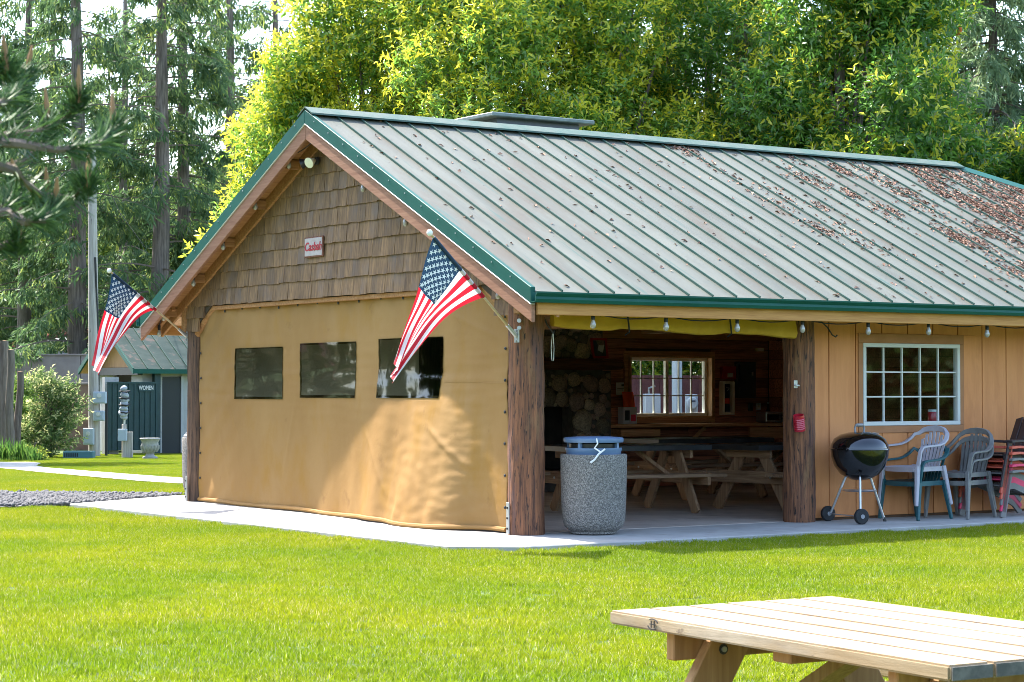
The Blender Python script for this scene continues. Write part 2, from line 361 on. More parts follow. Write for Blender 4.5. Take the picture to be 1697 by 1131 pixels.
# gravel bed and its stones
mb = MB(); mb.add([(x, y, zg(x, y)-.015) for x, y in GRAV], [tuple(range(len(GRAV)))[::1]])
tag(mb.build('gravel_bed', MT['gravel']), 'grey gravel bed beside the pavement', kind='structure')
ico = bmesh.new(); bmesh.ops.create_icosphere(ico, subdivisions=1, radius=1); IV = np.array([v.co[:] for v in ico.verts]); IF = np.array([[v.index for v in f.verts] for f in ico.faces]); ico.free()
P = np.stack([rng.uniform(-4.2, .9, 16000), rng.uniform(7.4, 13, 16000)], 1); P = P[inside(P, GRAV)]
s_ = rng.uniform(.012, .034, len(P)); sc3 = rng.uniform(.6, 1.2, (len(P), 3))*s_[:, None]
V = IV[None]*sc3[:, None, :]*rng.uniform(.8, 1.2, (len(P), len(IV), 1)); zz = np.array([zg(a, b) for a, b in P])
V = V + np.concatenate([P, (zz-.012+s_*.4)[:, None]], 1)[:, None, :]
F = (IF[None]+(np.arange(len(P))*len(IV))[:, None, None]).reshape(-1, 3)
gm_ = np_mesh('gravel', V.reshape(-1, 3), F)
tag(link('gravel_stones', gm_, MT['gravel']), 'loose grey gravel beside the pavement', 'gravel', kind='stuff')

# ------------------------------------------------------------------ the pavilion
PAV = empty('picnic_pavilion', (0, 0, 0), 0, 'open timber picnic pavilion with green metal roof and shingled gable', 'pavilion')
def logpost(x, y, r, h, m, seed):
    mb = MB(); N = 40; n = 40; rr = random.Random(seed); b = 0
    for i in range(N+1):
        z = h*i/N
        for k in range(n):
            a = 2*math.pi*k/n
            q = r*(1 + .05*noise.noise(Vector((math.cos(a)*1.5+seed, math.sin(a)*1.5, z*1.1))) + .05*noise.noise(Vector((math.cos(a)*4, math.sin(a)*4+seed, z*4))) + .055*noise.noise(Vector((math.cos(a)*9+seed, math.sin(a)*9, z*1.7))) + .03*noise.noise(Vector((math.cos(a)*14, math.sin(a)*14+seed, z*9))) - .04*z/h)
            mb.v.append((x+q*math.cos(a), y+q*math.sin(a), z))
    for i in range(N):
        for k in range(n):
            mb.f.append((i*n+k, i*n+(k+1) % n, (i+1)*n+(k+1) % n, (i+1)*n+k))
    mb.f.append(tuple(N*n+k for k in range(n)))
    return mb.build('log_post', MT[m], PAV, smooth=True)
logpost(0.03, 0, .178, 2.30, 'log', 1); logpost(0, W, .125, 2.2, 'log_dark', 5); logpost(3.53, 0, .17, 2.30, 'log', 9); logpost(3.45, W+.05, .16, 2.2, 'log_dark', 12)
# header beams / plates
MB().box((6.93, .06, 2.24), (14.0, .16, .22)).build('header_beam', MT['fascia_wood'], PAV, bevel=.006)
MB().box((6.93, W-.02, 2.24), (14.0, .16, .22)).build('header_beam', MT['fascia_wood'], PAV, bevel=.006)
for u in (2.2, 4.6, 7.0, 9.3): MB().box((u, RV, 2.30), (.14, W-.2, .2)).build('tie_beam', MT['deck_wood'], PAV)
# roof
ROOF = MB().prism([(EV+.02, EZ-.10), (RV, RZ-.10), (RV, RZ-.022), (EV+.02, EZ-.022)], 0, 0.0, 9.55)
ROOF.prism([(W-EV-.02, EZ-.10), (W-EV-.02, EZ-.022), (RV, RZ-.022), (RV, RZ-.10)], 0, 0.0, 9.55)
ROOF = ROOF.build('roof', MT['deck_wood'], PAV)
mb = MB().prism([(EV+.02, EZ-.10), (RV, RZ-.10), (RV, RZ-.022), (EV+.02, EZ-.022)], 0, OV+.03, -.002)
mb.prism([(W-EV-.02, EZ-.10), (W-EV-.02, EZ-.022), (RV, RZ-.022), (RV, RZ-.10)], 0, OV+.03, -.002); mb.build('soffit', MT['rafter_wood'], ROOF)
# hip end deck
HU = RU + (RV-EV)
mb = MB(); e = .03
mb.add([(9.55, EV, EZ-e), (HU, EV, EZ-e), (HU, W-EV, EZ-e), (9.55, W-EV, EZ-e), (9.55, RV, RZ-e), (RU, RV, RZ-e)], [(0, 1, 5, 4), (1, 2, 5), (2, 3, 4, 5), (0, 3, 2, 1)])
mb.build('hip_deck', MT['deck_wood'], ROOF)
PW = .302
def slope_pt(u, s, dn=0):      # s: metres down from the ridge on the front slope
    return (u, RV - s*math.cos(SLP) - dn*math.sin(SLP), RZ - s*math.sin(SLP) + dn*math.cos(SLP))
mb = MB(); s0, s1 = .02, SLEN+.03; K = 12
for i in range(K+1):
    s = s0+(s1-s0)*i/K; d = .004*noise.noise(Vector((i*.8, 3, 1)))
    mb.v += [slope_pt(.004, s, 0), slope_pt(PW*.5, s, d+.002), slope_pt(PW-.004, s, 0), slope_pt(.004, s, -.012), slope_pt(PW-.004, s, -.012)]
for i in range(K):
    a, b_ = i*5, (i+1)*5
    mb.f += [(a, a+1, b_+1, b_), (a+1, a+2, b_+2, b_+1), (a+3, a, b_, b_+3), (a+2, a+4, b_+4, b_+2), (a+4, a+3, b_+3, b_+4)]
mb.f += [(0, 3, 4, 2, 1), (K*5, K*5+1, K*5+2, K*5+4, K*5+3)]
pan = mb.mesh('roof_panel', smooth=True)
mb = MB(); mb.bar(slope_pt(0, .05, .009), slope_pt(0, s1, .009), .012, .026, up=(0, -math.sin(SLP), math.cos(SLP))); seam = mb.mesh('seam')
npan = int((RU-OV)/PW)
for i in range(npan+1):
    u = OV+.02+i*PW
    if u + PW < RU+.02:
        o = link('roof_panel', pan, MT['metal_roof'], ROOF); o.location = (u, 0, 0)
    if i > 0:
        o = link('seam', seam, MT['green_seam'], ROOF); o.location = (u, 0, 0)
ulast = OV+.02+npan*PW
for j in range(15):                                            # panels cut by the hip
    u0 = ulast+j*PW; u1 = u0+PW-.006; t0 = max(0, u0-RU)/math.cos(SLP); t1 = max(0, u1-RU)/math.cos(SLP)
    if t1 > SLEN-.1: break
    mb = MB(); mb.add([slope_pt(u0, t0+.02), slope_pt(u1, t1+.02), slope_pt(u1, SLEN+.03), slope_pt(u0, SLEN+.03), slope_pt(u0, t0+.02, -.012), slope_pt(u1, t1+.02, -.012), slope_pt(u1, SLEN+.03, -.012), slope_pt(u0, SLEN+.03, -.012)],
        [(0, 1, 2, 3), (7, 6, 5, 4), (0, 4, 5, 1), (1, 5, 6, 2), (2, 6, 7, 3), (3, 7, 4, 0)]); mb.build('roof_panel', MT['metal_roof'], ROOF)
    MB().bar(slope_pt(u1+.003, t1+.03, .009), slope_pt(u1+.003, s1, .009), .012, .026, up=(0, -math.sin(SLP), math.cos(SLP))).build('seam', MT['green_seam'], ROOF)
# back slope and hip slope: plain metal
mb = MB(); up2 = Vector((0, math.sin(SLP), math.cos(SLP)))
mb.add([(OV+.02, RV+.02, RZ-.01), (RU, RV+.02, RZ-.01), (HU, W-EV+.02, EZ-.01), (OV+.02, W-EV+.02, EZ-.01)], [(0, 1, 2, 3)]); mb.build('back_slope', MT['metal_roof'], ROOF)
mb = MB(); mb.add([(RU, RV, RZ-.004), (HU+.02, EV, EZ-.004), (HU+.02, W-EV, EZ-.004)], [(0, 1, 2)]); mb.build('hip_slope', MT['metal_roof'], ROOF)
mb = MB(); hd = Vector((1, -1, -(RZ-EZ)/(RV-EV)))
mb.sweep([Vector((RU-.05, RV+.05, RZ+.035)), Vector((RU, RV, RZ+.03)), Vector((RU, RV, RZ+.03))+hd*4.4], lambda i: [(-.14, -.055), (0, .012), (.14, -.055), (.14, -.065), (0, 0), (-.14, -.065)]); mb.build('hip_cap', MT['green_trim'], ROOF)
mb = MB(); mb.prism([(RV-.17, RZ-.04), (RV-.165, RZ-.02), (RV, RZ+.062), (RV+.165, RZ-.02), (RV+.17, RZ-.04), (RV+.155, RZ-.028), (RV, RZ+.05), (RV-.155, RZ-.028)], 0, OV-.025, RU+.05); mb.build('ridge_cap', MT['ridge_metal'], ROOF)
# rake trim: green metal over a white drip edge over the barge board
for sgn, ve in ((1, EV), (-1, W-EV)):
    def rk(u0, u1, za, zb, name, m_, dv=0.0):
        e_ = ve - sgn*.01; mb = MB()
        mb.prism([(e_, EZ+za), (RV - sgn*dv, RZ+za), (RV - sgn*dv, RZ+zb), (e_, EZ+zb)], 0, u0, u1); return mb.build(name, m_, ROOF, bevel=.004)
    rk(OV-.022, OV+.03, -.125, .028, 'rake_trim', MT['green_trim'], .002)
    rk(OV-.028, OV+.028, -.137, -.126, 'drip_edge', MT['white_drip'], .002)
    rk(OV-.012, OV+.028, -.30, -.138, 'barge_board', MT['rake_wood'], .002)
    rk(-.15, -.115, -.25, -.102, 'wall_rafter', MT['rafter_wood'], .003)
    for k in range(5):
        v = RV + (ve-RV)*(.16+.185*k); MB().box(((OV+.03)/2-.02, v, zroof(v)-.165), (abs(OV)-.08, .045, .10)).build('lookout', MT['rafter_wood'], ROOF)
    for k in range(13):                                        # screws of the rake trim
        v = RV + (ve-RV)*(.05+.073*k); MB().box((OV-.025, v, zroof(v)-.02), (.006, .014, .014)).build('screw', MT['galv'], ROOF)
# eave: fascia, gutter
for ve, sgn in ((EV, -1), (W-EV, 1)):
    MB().box(((OV+HU)/2+.01, ve+sgn*.002, 2.195), (HU-OV-.08, .035, .20)).build('fascia', MT['fascia_wood'], ROOF, bevel=.004)
    mb = MB(); g0 = ve+sgn*.022
    mb.prism([(g0, 2.205), (g0+sgn*.07, 2.205), (g0+sgn*.085, 2.235), (g0+sgn*.078, 2.26), (g0+sgn*.105, 2.29), (g0+sgn*.105, 2.305), (g0+sgn*.095, 2.305), (g0+sgn*.07, 2.262), (g0+sgn*.065, 2.215), (g0+sgn*.01, 2.215), (g0, 2.30)], 0, OV-.03, HU)
    mb.build('gutter', MT['green_trim'], ROOF)
    for k in range(9):
        u = -.2+k*1.05; MB().box((u, ve+.25*-sgn, 2.33), (.05, .5, .09), Matrix.Rotation(-SLP*sgn, 3, 'X')).build('rafter_tail', MT['rafter_wood'], ROOF)
# flat cowl behind the ridge
CW = empty('roof_vent', (0, 0, 0), 0, 'flat dark metal vent cap sitting behind the roof ridge', 'vent')
MB().box((2.95, 4.45, 4.38), (1.2, .85, .54)).build('vent_curb', MT['panel_grey'], CW)
mat('cowl', (.10, .13, .125), (.17, .2, .19), rough=.5, scale=(4, 4, 4))
MB().box((2.95, 4.42, 4.665), (1.5, 1.05, .05)).build('vent_cap', MT['cowl'], CW, bevel=.01)

# gable wall with single shingles
ZB = 2.43
def gable_poly(z0): return None
mb = MB(); mb.prism([(.08, 2.12), (.62, ZB), (6.7, ZB), (7.22, 2.12), (W+.15, 2.12), (W+.15, zroof(W+.15)-.105), (RV, RZ-.105), (-.15, zroof(-.15)-.105), (-.15, 2.30), (.08, 2.30)], 0, .0, .06)
GW = mb.build('gable_wall', MT['shingle_back'], PAV); GW.location.x = -.10
EXPO = .197; rs = random.Random(4); shm = {}
row = 0; z = 2.115
def clip_shingle(v0, v1, z0, z1):
    """shingle outline in the gable plane, cut by the roof line and by the opening's corner braces"""
    top = lambda v: zroof(v)-.115
    poly = [(v0, z0), (v1, z0), (v1, min(z1, top(v1))), (v0, min(z1, top(v0)))]
    if v0 < RV < v1: poly = [(v0, z0), (v1, z0), (v1, min(z1, top(v1))), (RV, min(z1, top(RV))), (v0, min(z1, top(v0)))]
    return poly
zrows = [2.125, 2.285, 2.43] + [2.43+EXPO*(k+1) for k in range(10)]
for r_, z0 in enumerate(zrows):
    z1 = z0 + EXPO + .05
    hw = (RZ-.115-z0)*(RV-EV)/(RZ-EZ); lo, hi = max(RV-hw, -.14), min(RV+hw, W+.14)
    if hi-lo < .12: break
    v = lo
    while v < hi-.01:
        wd = rs.uniform(.085, .19); ve_ = min(v+wd, hi)
        if hi-ve_ < .06: ve_ = hi
        vm = (v+ve_)/2; ok = True
        if z0 < 2.42 and .30-(.0 if z0 < 2.2 else -.12) < vm < 6.98+(0 if z0 < 2.2 else -.15): ok = False
        if ok:
            zz0 = z0 + rs.uniform(-.006, .006); pl = clip_shingle(v+.0008, ve_-.0008, zz0, z1)
            if pl[2][1] > zz0+.01 or pl[-1][1] > zz0+.01:
                cv = vm; tk = rs.uniform(.022, .03); mb = MB(); n = len(pl)
                # wedge: thick at the butt, thin at the top
                fr = [(-.006-tk*max(0.15, 1-(q[1]-zz0)/(EXPO+.05)) - .002, q[0]-cv, q[1]-zz0) for q in pl]; bk = [(-.003, q[0]-cv, q[1]-zz0) for q in pl]
                mb.add(fr+bk, [tuple(range(n)), tuple(range(2*n-1, n-1, -1))]+[(i, n+i, n+(i+1) % n, (i+1) % n) for i in range(n)])
                o = mb.build('shingle', MT['shingle'], GW); o.location = (0, cv, zz0); o.rotation_euler = (rs.uniform(-.006, .006), 0, 0)
        v = ve_
# trim under the gable and the log braces in the corners
MB().box((-.075, 3.66, ZB-.03), (.06, 6.0, .05)).build('header_trim', MT['rafter_wood'], PAV, bevel=.004)
MB().tube([(-.02, 7.22, 2.10), (-.02, 6.98, 2.27), (-.02, 6.70, 2.44)], [.062, .066, .06], 10).build('corner_brace', MT['rafter_wood'], PAV, smooth=True)
MB().tube([(-.02, .12, 2.10), (-.02, .36, 2.27), (-.02, .62, 2.44)], [.062, .066, .06], 10).build('corner_brace', MT['rafter_wood'], PAV, smooth=True)
MB().box((-.13, W+.10, 2.33), (.045, .10, .46)).build('corner_board', MT['rafter_wood'], PAV, bevel=.004)
MB().box((-.13, -.10, 2.33), (.045, .10, .40)).build('corner_board', MT['rafter_wood'], PAV, bevel=.004)

# front wall: grooved boards round the window
U0, U1, Z0, Z1 = 4.43, 5.905, 1.005, 1.905
WALL = MB()
for a, b_, c, d in ((3.66, U0, 0, 2.62), (U1, 13.3, 0, 2.62), (U0, U1, 0, Z0), (U0, U1, Z1, 2.62)): WALL.box(((a+b_)/2, .035, (c+d)/2), (b_-a, .05, d-c))
WALL = WALL.build('front_wall', MT['groove_dark'], PAV)
edges = [3.66]; u = 3.945
while u < 9.5: edges.append(u); u += .388
for a, b_ in zip(edges[:-1], edges[1:]):
    a2, b2 = a+.006, b_-.006
    rects = [(a2, b2, .03, 2.14)]
    tU0, tU1, tZ0, tZ1 = U0-.06, U1+.06, Z0-.075, Z1+.10
    if b2 > tU0 and a2 < tU1:
        rects = [(a2, b2, .03, tZ0), (a2, b2, tZ1, 2.14)]
        if a2 < tU0: rects.append((a2, tU0, tZ0+.001, tZ1-.001))
        if b2 > tU1: rects.append((tU1, b2, tZ0+.001, tZ1-.001))
    for q in rects:
        o = MB().box((0, 0, 0), (q[1]-q[0], .022, q[3]-q[2])).build('siding_board', MT['siding'], WALL, bevel=.003); o.location = ((q[0]+q[1])/2, -.004, (q[2]+q[3])/2)
MB().box((11.4, -.004, 1.08), (3.8, .022, 2.1)).build('siding_sheet', MT['siding'], WALL)
def window(name, u0, u1, z0, z1, v, ncol, nrow, fw, mw, m_, trim=None, sash=None, inner=1, depth=.07):
    """frame, muntins and a pane for every light"""
    wn = MB(); f = fw
    for q in ((u0, u1, z0, z0+f), (u0, u1, z1-f, z1), (u0, u0+f, z0+f, z1-f), (u1-f, u1, z0+f, z1-f)):
        wn.box(((q[0]+q[1])/2, v, (q[2]+q[3])/2), (q[1]-q[0]-.0005, depth, q[3]-q[2]))
    wn = wn.build(name, m_, PAV, bevel=.004)
    xs = [u0+f+(u1-u0-2*f)*i/ncol for i in range(ncol+1)]; zs = [z0+f+(z1-z0-2*f)*i/nrow for i in range(nrow+1)]
    for i in range(1, ncol):
        ww = mw if not (sash and i == sash) else .05
        MB().box((xs[i], v, (z0+z1)/2), (ww, .026 if ww == mw else .055, z1-z0-2*f)).build('muntin', m_, wn)
    for i in range(1, nrow): MB().box(((u0+u1)/2, v, zs[i]), (u1-u0-2*f, .022, mw)).build('muntin', m_, wn)
    for i in range(ncol):
        for j in range(nrow):
            MB().box(((xs[i]+xs[i+1])/2, v, (zs[j]+zs[j+1])/2), (xs[i+1]-xs[i]-.004, .004, zs[j+1]-zs[j]-.004)).build('pane', MT['window_glass'], wn)
    return wn
window('window', U0, U1, Z0, Z1, .0, 5, 3, .045, .016, MT['vinyl_white'])
for q in ((U0-.065, U1+.065, Z1+.001, Z1+.105), (U0-.065, U1+.065, Z0-.08, Z0-.001), (U0-.065, U0-.001, Z0, Z1), (U1+.001, U1+.065, Z0, Z1)):
    MB().box(((q[0]+q[1])/2, -.013, (q[2]+q[3])/2), (q[1]-q[0], .03, q[3]-q[2])).build('window_trim', MT['siding_trim'], PAV, bevel=.003)

# back wall: dark horizontal planks round the sliding window
B0, B1, C0, C1 = 6.74, 8.27, .985, 1.885
BW = MB()
for a, b_, c, d in ((3.45, B0, 0, 2.7), (.1, 3.45, 2.35, 2.7), (B1, 13.3, 0, 2.7), (B0, B1, 0, C0), (B0, B1, C1, 2.7)): BW.box(((a+b_)/2, W+.05, (c+d)/2), (b_-a, .06, d-c))  # far bay left open under the header, added to bring daylight inside
BW = BW.build('back_wall', MT['groove_dark'], PAV)
rr = random.Random(3); z = 0.0; PH = .142
while z < 2.65:
    cuts = sorted([3.5 if z < 2.3 else .15, 9.4] + [rr.uniform(3.8, 8.5) for _ in range(2)]); 
    for a, b_ in zip(cuts[:-1], cuts[1:]):
        segs = [(a, b_)]
        if z+PH > C0-.02 and z < C1+.02:
            segs = []
            if a < B0-.02: segs.append((a, min(b_, B0-.02)))
            if b_ > B1+.02: segs.append((max(a, B1+.02), b_))
        for s_, t_ in segs:
            if t_-s_ > .05:
                o = MB().box((0, 0, 0), (t_-s_-.004, .03, PH-.006)).build('plank', MT['plank_dark'], BW, bevel=.004); o.location = ((s_+t_)/2, W+.004+rr.uniform(-.003, .003), z+PH/2)
    z += PH
PT = MB().box((9.42, W/2, 1.35), (.06, W-.1, 2.7)).build('partition_wall', MT['groove_dark'], PAV)
for k in range(19):
    o = MB().box((0, 0, 0), (.03, W-.14, PH-.006)).build('plank', MT['plank_dark'], PT); o.location = (9.375, W/2, PH*(k+.5))
MB().box((13.3, W/2, 1.3), (.06, W, 2.6)).build('end_wall', MT['siding'], PAV)
wn = window('sliding_window', B0+.026, B1-.026, C0+.026, C1-.026, W+.06, 6, 3, .045, .016, MT['vinyl_cream'], sash=3)
for q in ((B0, B1, C1-.025, C1), (B0, B1, C0, C0+.025), (B0, B0+.025, C0+.026, C1-.026), (B1-.025, B1, C0+.026, C1-.026)):
    MB().box(((q[0]+q[1])/2, W+.005, (q[2]+q[3])/2), (q[1]-q[0]-.001, .19, q[3]-q[2])).build('window_jamb', MT['jamb_wood'], PAV)
for q in ((B0-.07, B1+.07, C1+.001, C1+.07), (B0-.07, B1+.07, C0-.07, C0-.001), (B0-.07, B0-.001, C0, C1), (B1+.001, B1+.07, C0, C1)):
    MB().box(((q[0]+q[1])/2, W-.03, (q[2]+q[3])/2), (q[1]-q[0], .03, q[3]-q[2])).build('window_trim', MT['counter_wood'], PAV, bevel=.003)
tag(MB().box((4.75, W/2, -.006), (9.3, W-.1, .02)).build('pavilion_floor', MT['floor_concrete']), 'worn concrete floor inside the pavilion', kind='structure')
# counter under the sliding window
CT = empty('counter', (6.0, W-.3, 0), 0, 'long wooden counter shelf under the sliding window on the back wall', 'counter')
MB().box((1.68, .03, .885), (3.4, .50, .045)).build('counter_top', MT['counter_wood'], CT, bevel=.004)
MB().box((.6, -.10, .79), (.7, .24, .10)).build('bracket_block', MT['counter_wood'], CT, bevel=.004)
MB().box((3.0, -.18, .76), (.75, .035, .17)).build('apron', MT['counter_wood'], CT, bevel=.004)
MB().bar((1.9, -.05, .85), (1.45, .22, .35), .05, .05).build('knee_brace', MT['counter_wood'], CT)

# ------------------------------------------------------------------ river stone fireplace
FP = empty('fireplace', (5.0, 6.95, 0), 0, 'river stone fireplace with log mantel and sooty firebox', 'fireplace')
FU0, FU1 = -1.30, 1.0
FV = -.30
mb = MB()
for a, b_, c, d in ((FU0, -.85, 0, 1.66), (.38, FU1, 0, 1.66), (-.85, .38, 1.16, 1.66), (FU0, .86, 1.66, 2.6), (FU0, FU1, 0, .30)): mb.box(((a+b_)/2, FV+.18, (c+d)/2), (b_-a, .30, d-c))
mb.build('mortar_core', MT['mortar'], FP)
MB().box((-.23, FV+.36, .7), (1.3, .03, 1.0)).build('firebox_back', MT['stone_soot'], FP)
MB().box((-.23, FV+.1, .25), (1.26, .4, .1)).build('hearth', MT['stone_soot'], FP)
def stone_mesh(seed):
    bm = bmesh.new(); bmesh.ops.create_icosphere(bm, subdivisions=2, radius=1)
    for v in bm.verts:
        d = v.co.normalized(); k = 1+.16*noise.noise(d*1.3+Vector((seed*3.1, 0, 0)))+.05*noise.noise(d*3+Vector((0, seed*2, 0)))
        p = d*k; m_ = max(abs(p.x), abs(p.z)); v.co = Vector((p.x*(1+.12*abs(p.z)), p.y*.75, p.z*(1+.12*abs(p.x))))
    me = bpy.data.meshes.new('stone'); bm.to_mesh(me); bm.free(); me.polygons.foreach_set('use_smooth', np.ones(len(me.polygons), dtype=bool)); me.materials.append(MT['stone']); return me
SM = [stone_mesh(i) for i in range(7)]; rr = random.Random(12); taken = []
for tries in range(9000):
    a = rr.uniform(FU0+.06, FU1-.05); c = rr.uniform(.36, 2.45); r0 = rr.uniform(.10, .155) if tries < 900 else rr.uniform(.06, .10) if tries < 2000 else rr.uniform(.035, .06)
    asp = rr.uniform(.65, 1.0)
    if a > .86-r0*.6 and c > 1.6: continue
    if a+r0 > FU1+.03: continue
    if 1.61 < c+r0*.5 and c-r0*.5 < 1.84: continue
    if -.85-r0*.75 < a < .38+r0*.75 and c < 1.16+r0*.55: continue
    if any((a-x)**2+(c-z_)**2 < ((r0+r_)*.87)**2 for x, z_, r_ in taken): continue
    taken.append((a, c, r0))
for a, c, r0 in taken:
    o = link('stone', SM[rr.randrange(7)], None, FP); o.location = (a, FV+.02+rr.uniform(0, .03), c)
    o.scale = (r0*1.08, r0*.75, r0*rr.uniform(.85, 1.1)); o.rotation_euler = (0, rr.uniform(-.7, .7), 0)
wood('mantel_log', (.07, .022, .012), (.2, .075, .035), 0)
MB().tube([(FU0-.2, FV-.10, 1.745), (-.5, FV-.11, 1.75), (.5, FV-.10, 1.742), (1.08, FV-.10, 1.745)], [.078, .085, .08, .072], 14).build('mantel', MT['mantel_log'], FP, smooth=True)

# ------------------------------------------------------------------ canvas curtain of the gable end
CV0, CV1 = .20, 7.14; CZ1 = 2.41
def canv(v, z):
    """how far the cloth stands out at a point"""
    h = max(0, 1-z/2.05); hb = max(0, 1-z/1.62)**1.1
    if v > 1.25: f = max(0, 1-(v-1.25)/2.9); f = f*f*(3-2*f)*.75+f*.25
    else: f = max(0, (v-.42)/.83); f = f*f*(3-2*f)
    b = .34*f*hb
    b *= 1+.085*math.sin(v*8.2+z*.9+1.1*math.sin(v*2.1)) + .05*noise.noise(Vector((v*6, z*2, 0)))
    b += .010*h*math.sin(v*5.3+.6*math.sin(z*2))*min(1, (v-.2)/.5)*min(1, max(0, (7.14-v)/.6))
    b += .007*noise.noise(Vector((v*1.8, z*1.1, 4.0)))
    e1 = math.exp(-((v-.95)/.45)**2)*h
    b += .012*e1*noise.noise(Vector((v*5, z*16, 2.0))) + .010*math.exp(-((v-1.8)/.7)**2)*h*noise.noise(Vector((v*6, z*11, 9.0)))
    b += .009*noise.noise(Vector((v*1.3, z*13, 7.0)))*math.exp(-((z-1.55)/.4)**2)          # tight creases between the windows
    dl = (v-6.0)*.75+(z-1.0)                                                                # diagonal drag lines at the far post
    b += .006*math.sin(dl*17)*math.exp(-((v-6.6)/.5)**2)
    b += .010*math.cos(2*math.pi*(v-.75)/.47)*math.exp(-max(0, 2.38-z)/.22)                 # scallops between the top snaps
    for (v0, z0, v1, z1, am) in ((1.50, 1.02, .72, .60, .016), (2.9, .95, 2.2, .25, .010), (6.9, 2.0, 5.9, .7, .008), (4.6, 1.25, 4.9, .3, .006), (.35, 1.9, 1.35, 2.2, .007), (6.9, 1.5, 6.2, .2, .007)):
        dv, dz = v1-v0, z1-z0; L2 = dv*dv+dz*dz; t = max(0, min(1, ((v-v0)*dv+(z-z0)*dz)/L2)); d2 = (v-v0-t*dv)**2+(z-z0-t*dz)**2
        b += am*math.exp(-d2/.0011)*min(1, 6*t*(1-t)+.15)
    return -.045 - max(-.01, b)
def ctop(v):
    if v > 6.70: return 2.41-(v-6.70)*.62
    if v < .60: return 2.41-(.60-v)*.62
    return 2.41 + .012*math.cos((v-.6)/6.1*2*math.pi*9)*1 - .01
WINS = [(4.92, 6.12, 1.315, 1.875), (3.20, 4.46, 1.335, 1.905), (1.41, 2.675, 1.34, 1.92)]
vl = sorted(set(list(np.round(np.linspace(CV0, CV1, 300), 4)) + [q for w_ in WINS for q in w_[:2]]))
zl = sorted(set(list(np.round(np.linspace(.02, CZ1, 110), 4))))
CC = empty('canvas_curtain', (0, 0, 0), 0, 'tan canvas curtain with three clear windows closing the gable end', 'curtain')
mb = MB()
for v in vl:
    for z in zl:
        zz = z/CZ1*ctop(v) if z > 1.95 else z
        if z > 1.95: zz = 1.95+(z-1.95)/(CZ1-1.95)*(ctop(v)-1.95)
        vv = v + (.018*math.sin(z*5.5) if v < .3 or v > 7.05 else 0)
        mb.v.append((canv(v, z), vv, zz))
nz_ = len(zl)
for i in range(len(vl)-1):
    for j in range(nz_-1):
        vm, zm = (vl[i]+vl[i+1])/2, (zl[j]+zl[j+1])/2
        if any(a-.001 < vm < b_+.001 and c < zm < d for a, b_, c, d in WINS): continue
        mb.f.append((i*nz_+j, (i+1)*nz_+j, (i+1)*nz_+j+1, i*nz_+j+1))
cvs = mb.build('canvas', MT['canvas'], CC, smooth=True)
md = cvs.modifiers.new('solid', 'SOLIDIFY'); md.thickness = .003; md.offset = 1
for a, b_, c, d in WINS:
    mb = MB(); nv, nq = 26, 14
    for i in range(nv+1):
        for j in range(nq+1):
            v, z = a-.02+(b_-a+.04)*i/nv, c-.03+(d-c+.05)*j/nq
            mb.v.append((canv(v, z)-.008+.0025*noise.noise(Vector((v*3, z*4, 3))), v, z))
    for i in range(nv):
        for j in range(nq): mb.f.append((i*(nq+1)+j, (i+1)*(nq+1)+j, (i+1)*(nq+1)+j+1, i*(nq+1)+j+1))
    mb.build('clear_window', MT['vinyl_clear'], CC, smooth=True)
mb = MB(); mb.tube([(canv(v, .03)-.012, v, .03+.008*math.sin(v*3)) for v in np.linspace(CV0+.02, CV1-.02, 60)], .024, 8); mb.build('hem', MT['canvas'], CC, smooth=True)
mb = MB(); mb.tube([(canv(v, 1.46)-.001, v, 1.46+.02*math.sin(v*.8)) for v in np.linspace(.25, 1.35, 12)], .0025, 5); mb.build('seam', MT['canvas'], CC)
sn = MB().lathe([(.001, 0), (.016, .002), (.016, .008), (.008, .014), (.001, .015)], 10).mesh('snap', smooth=True)
sn.transform(Matrix.Rotation(-math.pi/2, 4, 'Y'))
pts_ = [(.24, .25+.31*k) for k in range(7)] + [(7.09, .3+.31*k) for k in range(6)] + [(.75+.47*k, ctop(.75+.47*k)-.035) for k in range(13)]
for v, z in pts_:
    o = link('snap', sn, MT['black_plastic'], CC); o.location = (canv(v, z)-.006, v, z)

FB = empty('canvas_curtain', (0, 0, 0), 0, 'added translucent pale canvas in the far bay, passing fill light inside', 'curtain')  # added unseen sheet: sunlit from behind, it fills the interior with light
mb = MB(); nv, nq = 40, 16
for i in range(nv+1):
    for j in range(nq+1):
        u, z = .1+3.25*i/nv, .03+2.28*j/nq; mb.v.append((u, W+.06+.03*math.sin(u*6)*(1-z/2.4)+.02*noise.noise(Vector((u*2, z*2, 5))), z))
for i in range(nv):
    for j in range(nq): mb.f.append((i*(nq+1)+j, (i+1)*(nq+1)+j, (i+1)*(nq+1)+j+1, i*(nq+1)+j+1))
mb.build('canvas', MT['canvas_fill'], FB, smooth=True)
MB().tube([(.1, W+.06, .04), (1.7, W+.07, .03), (3.35, W+.06, .04)], .025, 8).build('hem', MT['canvas_fill'], FB)
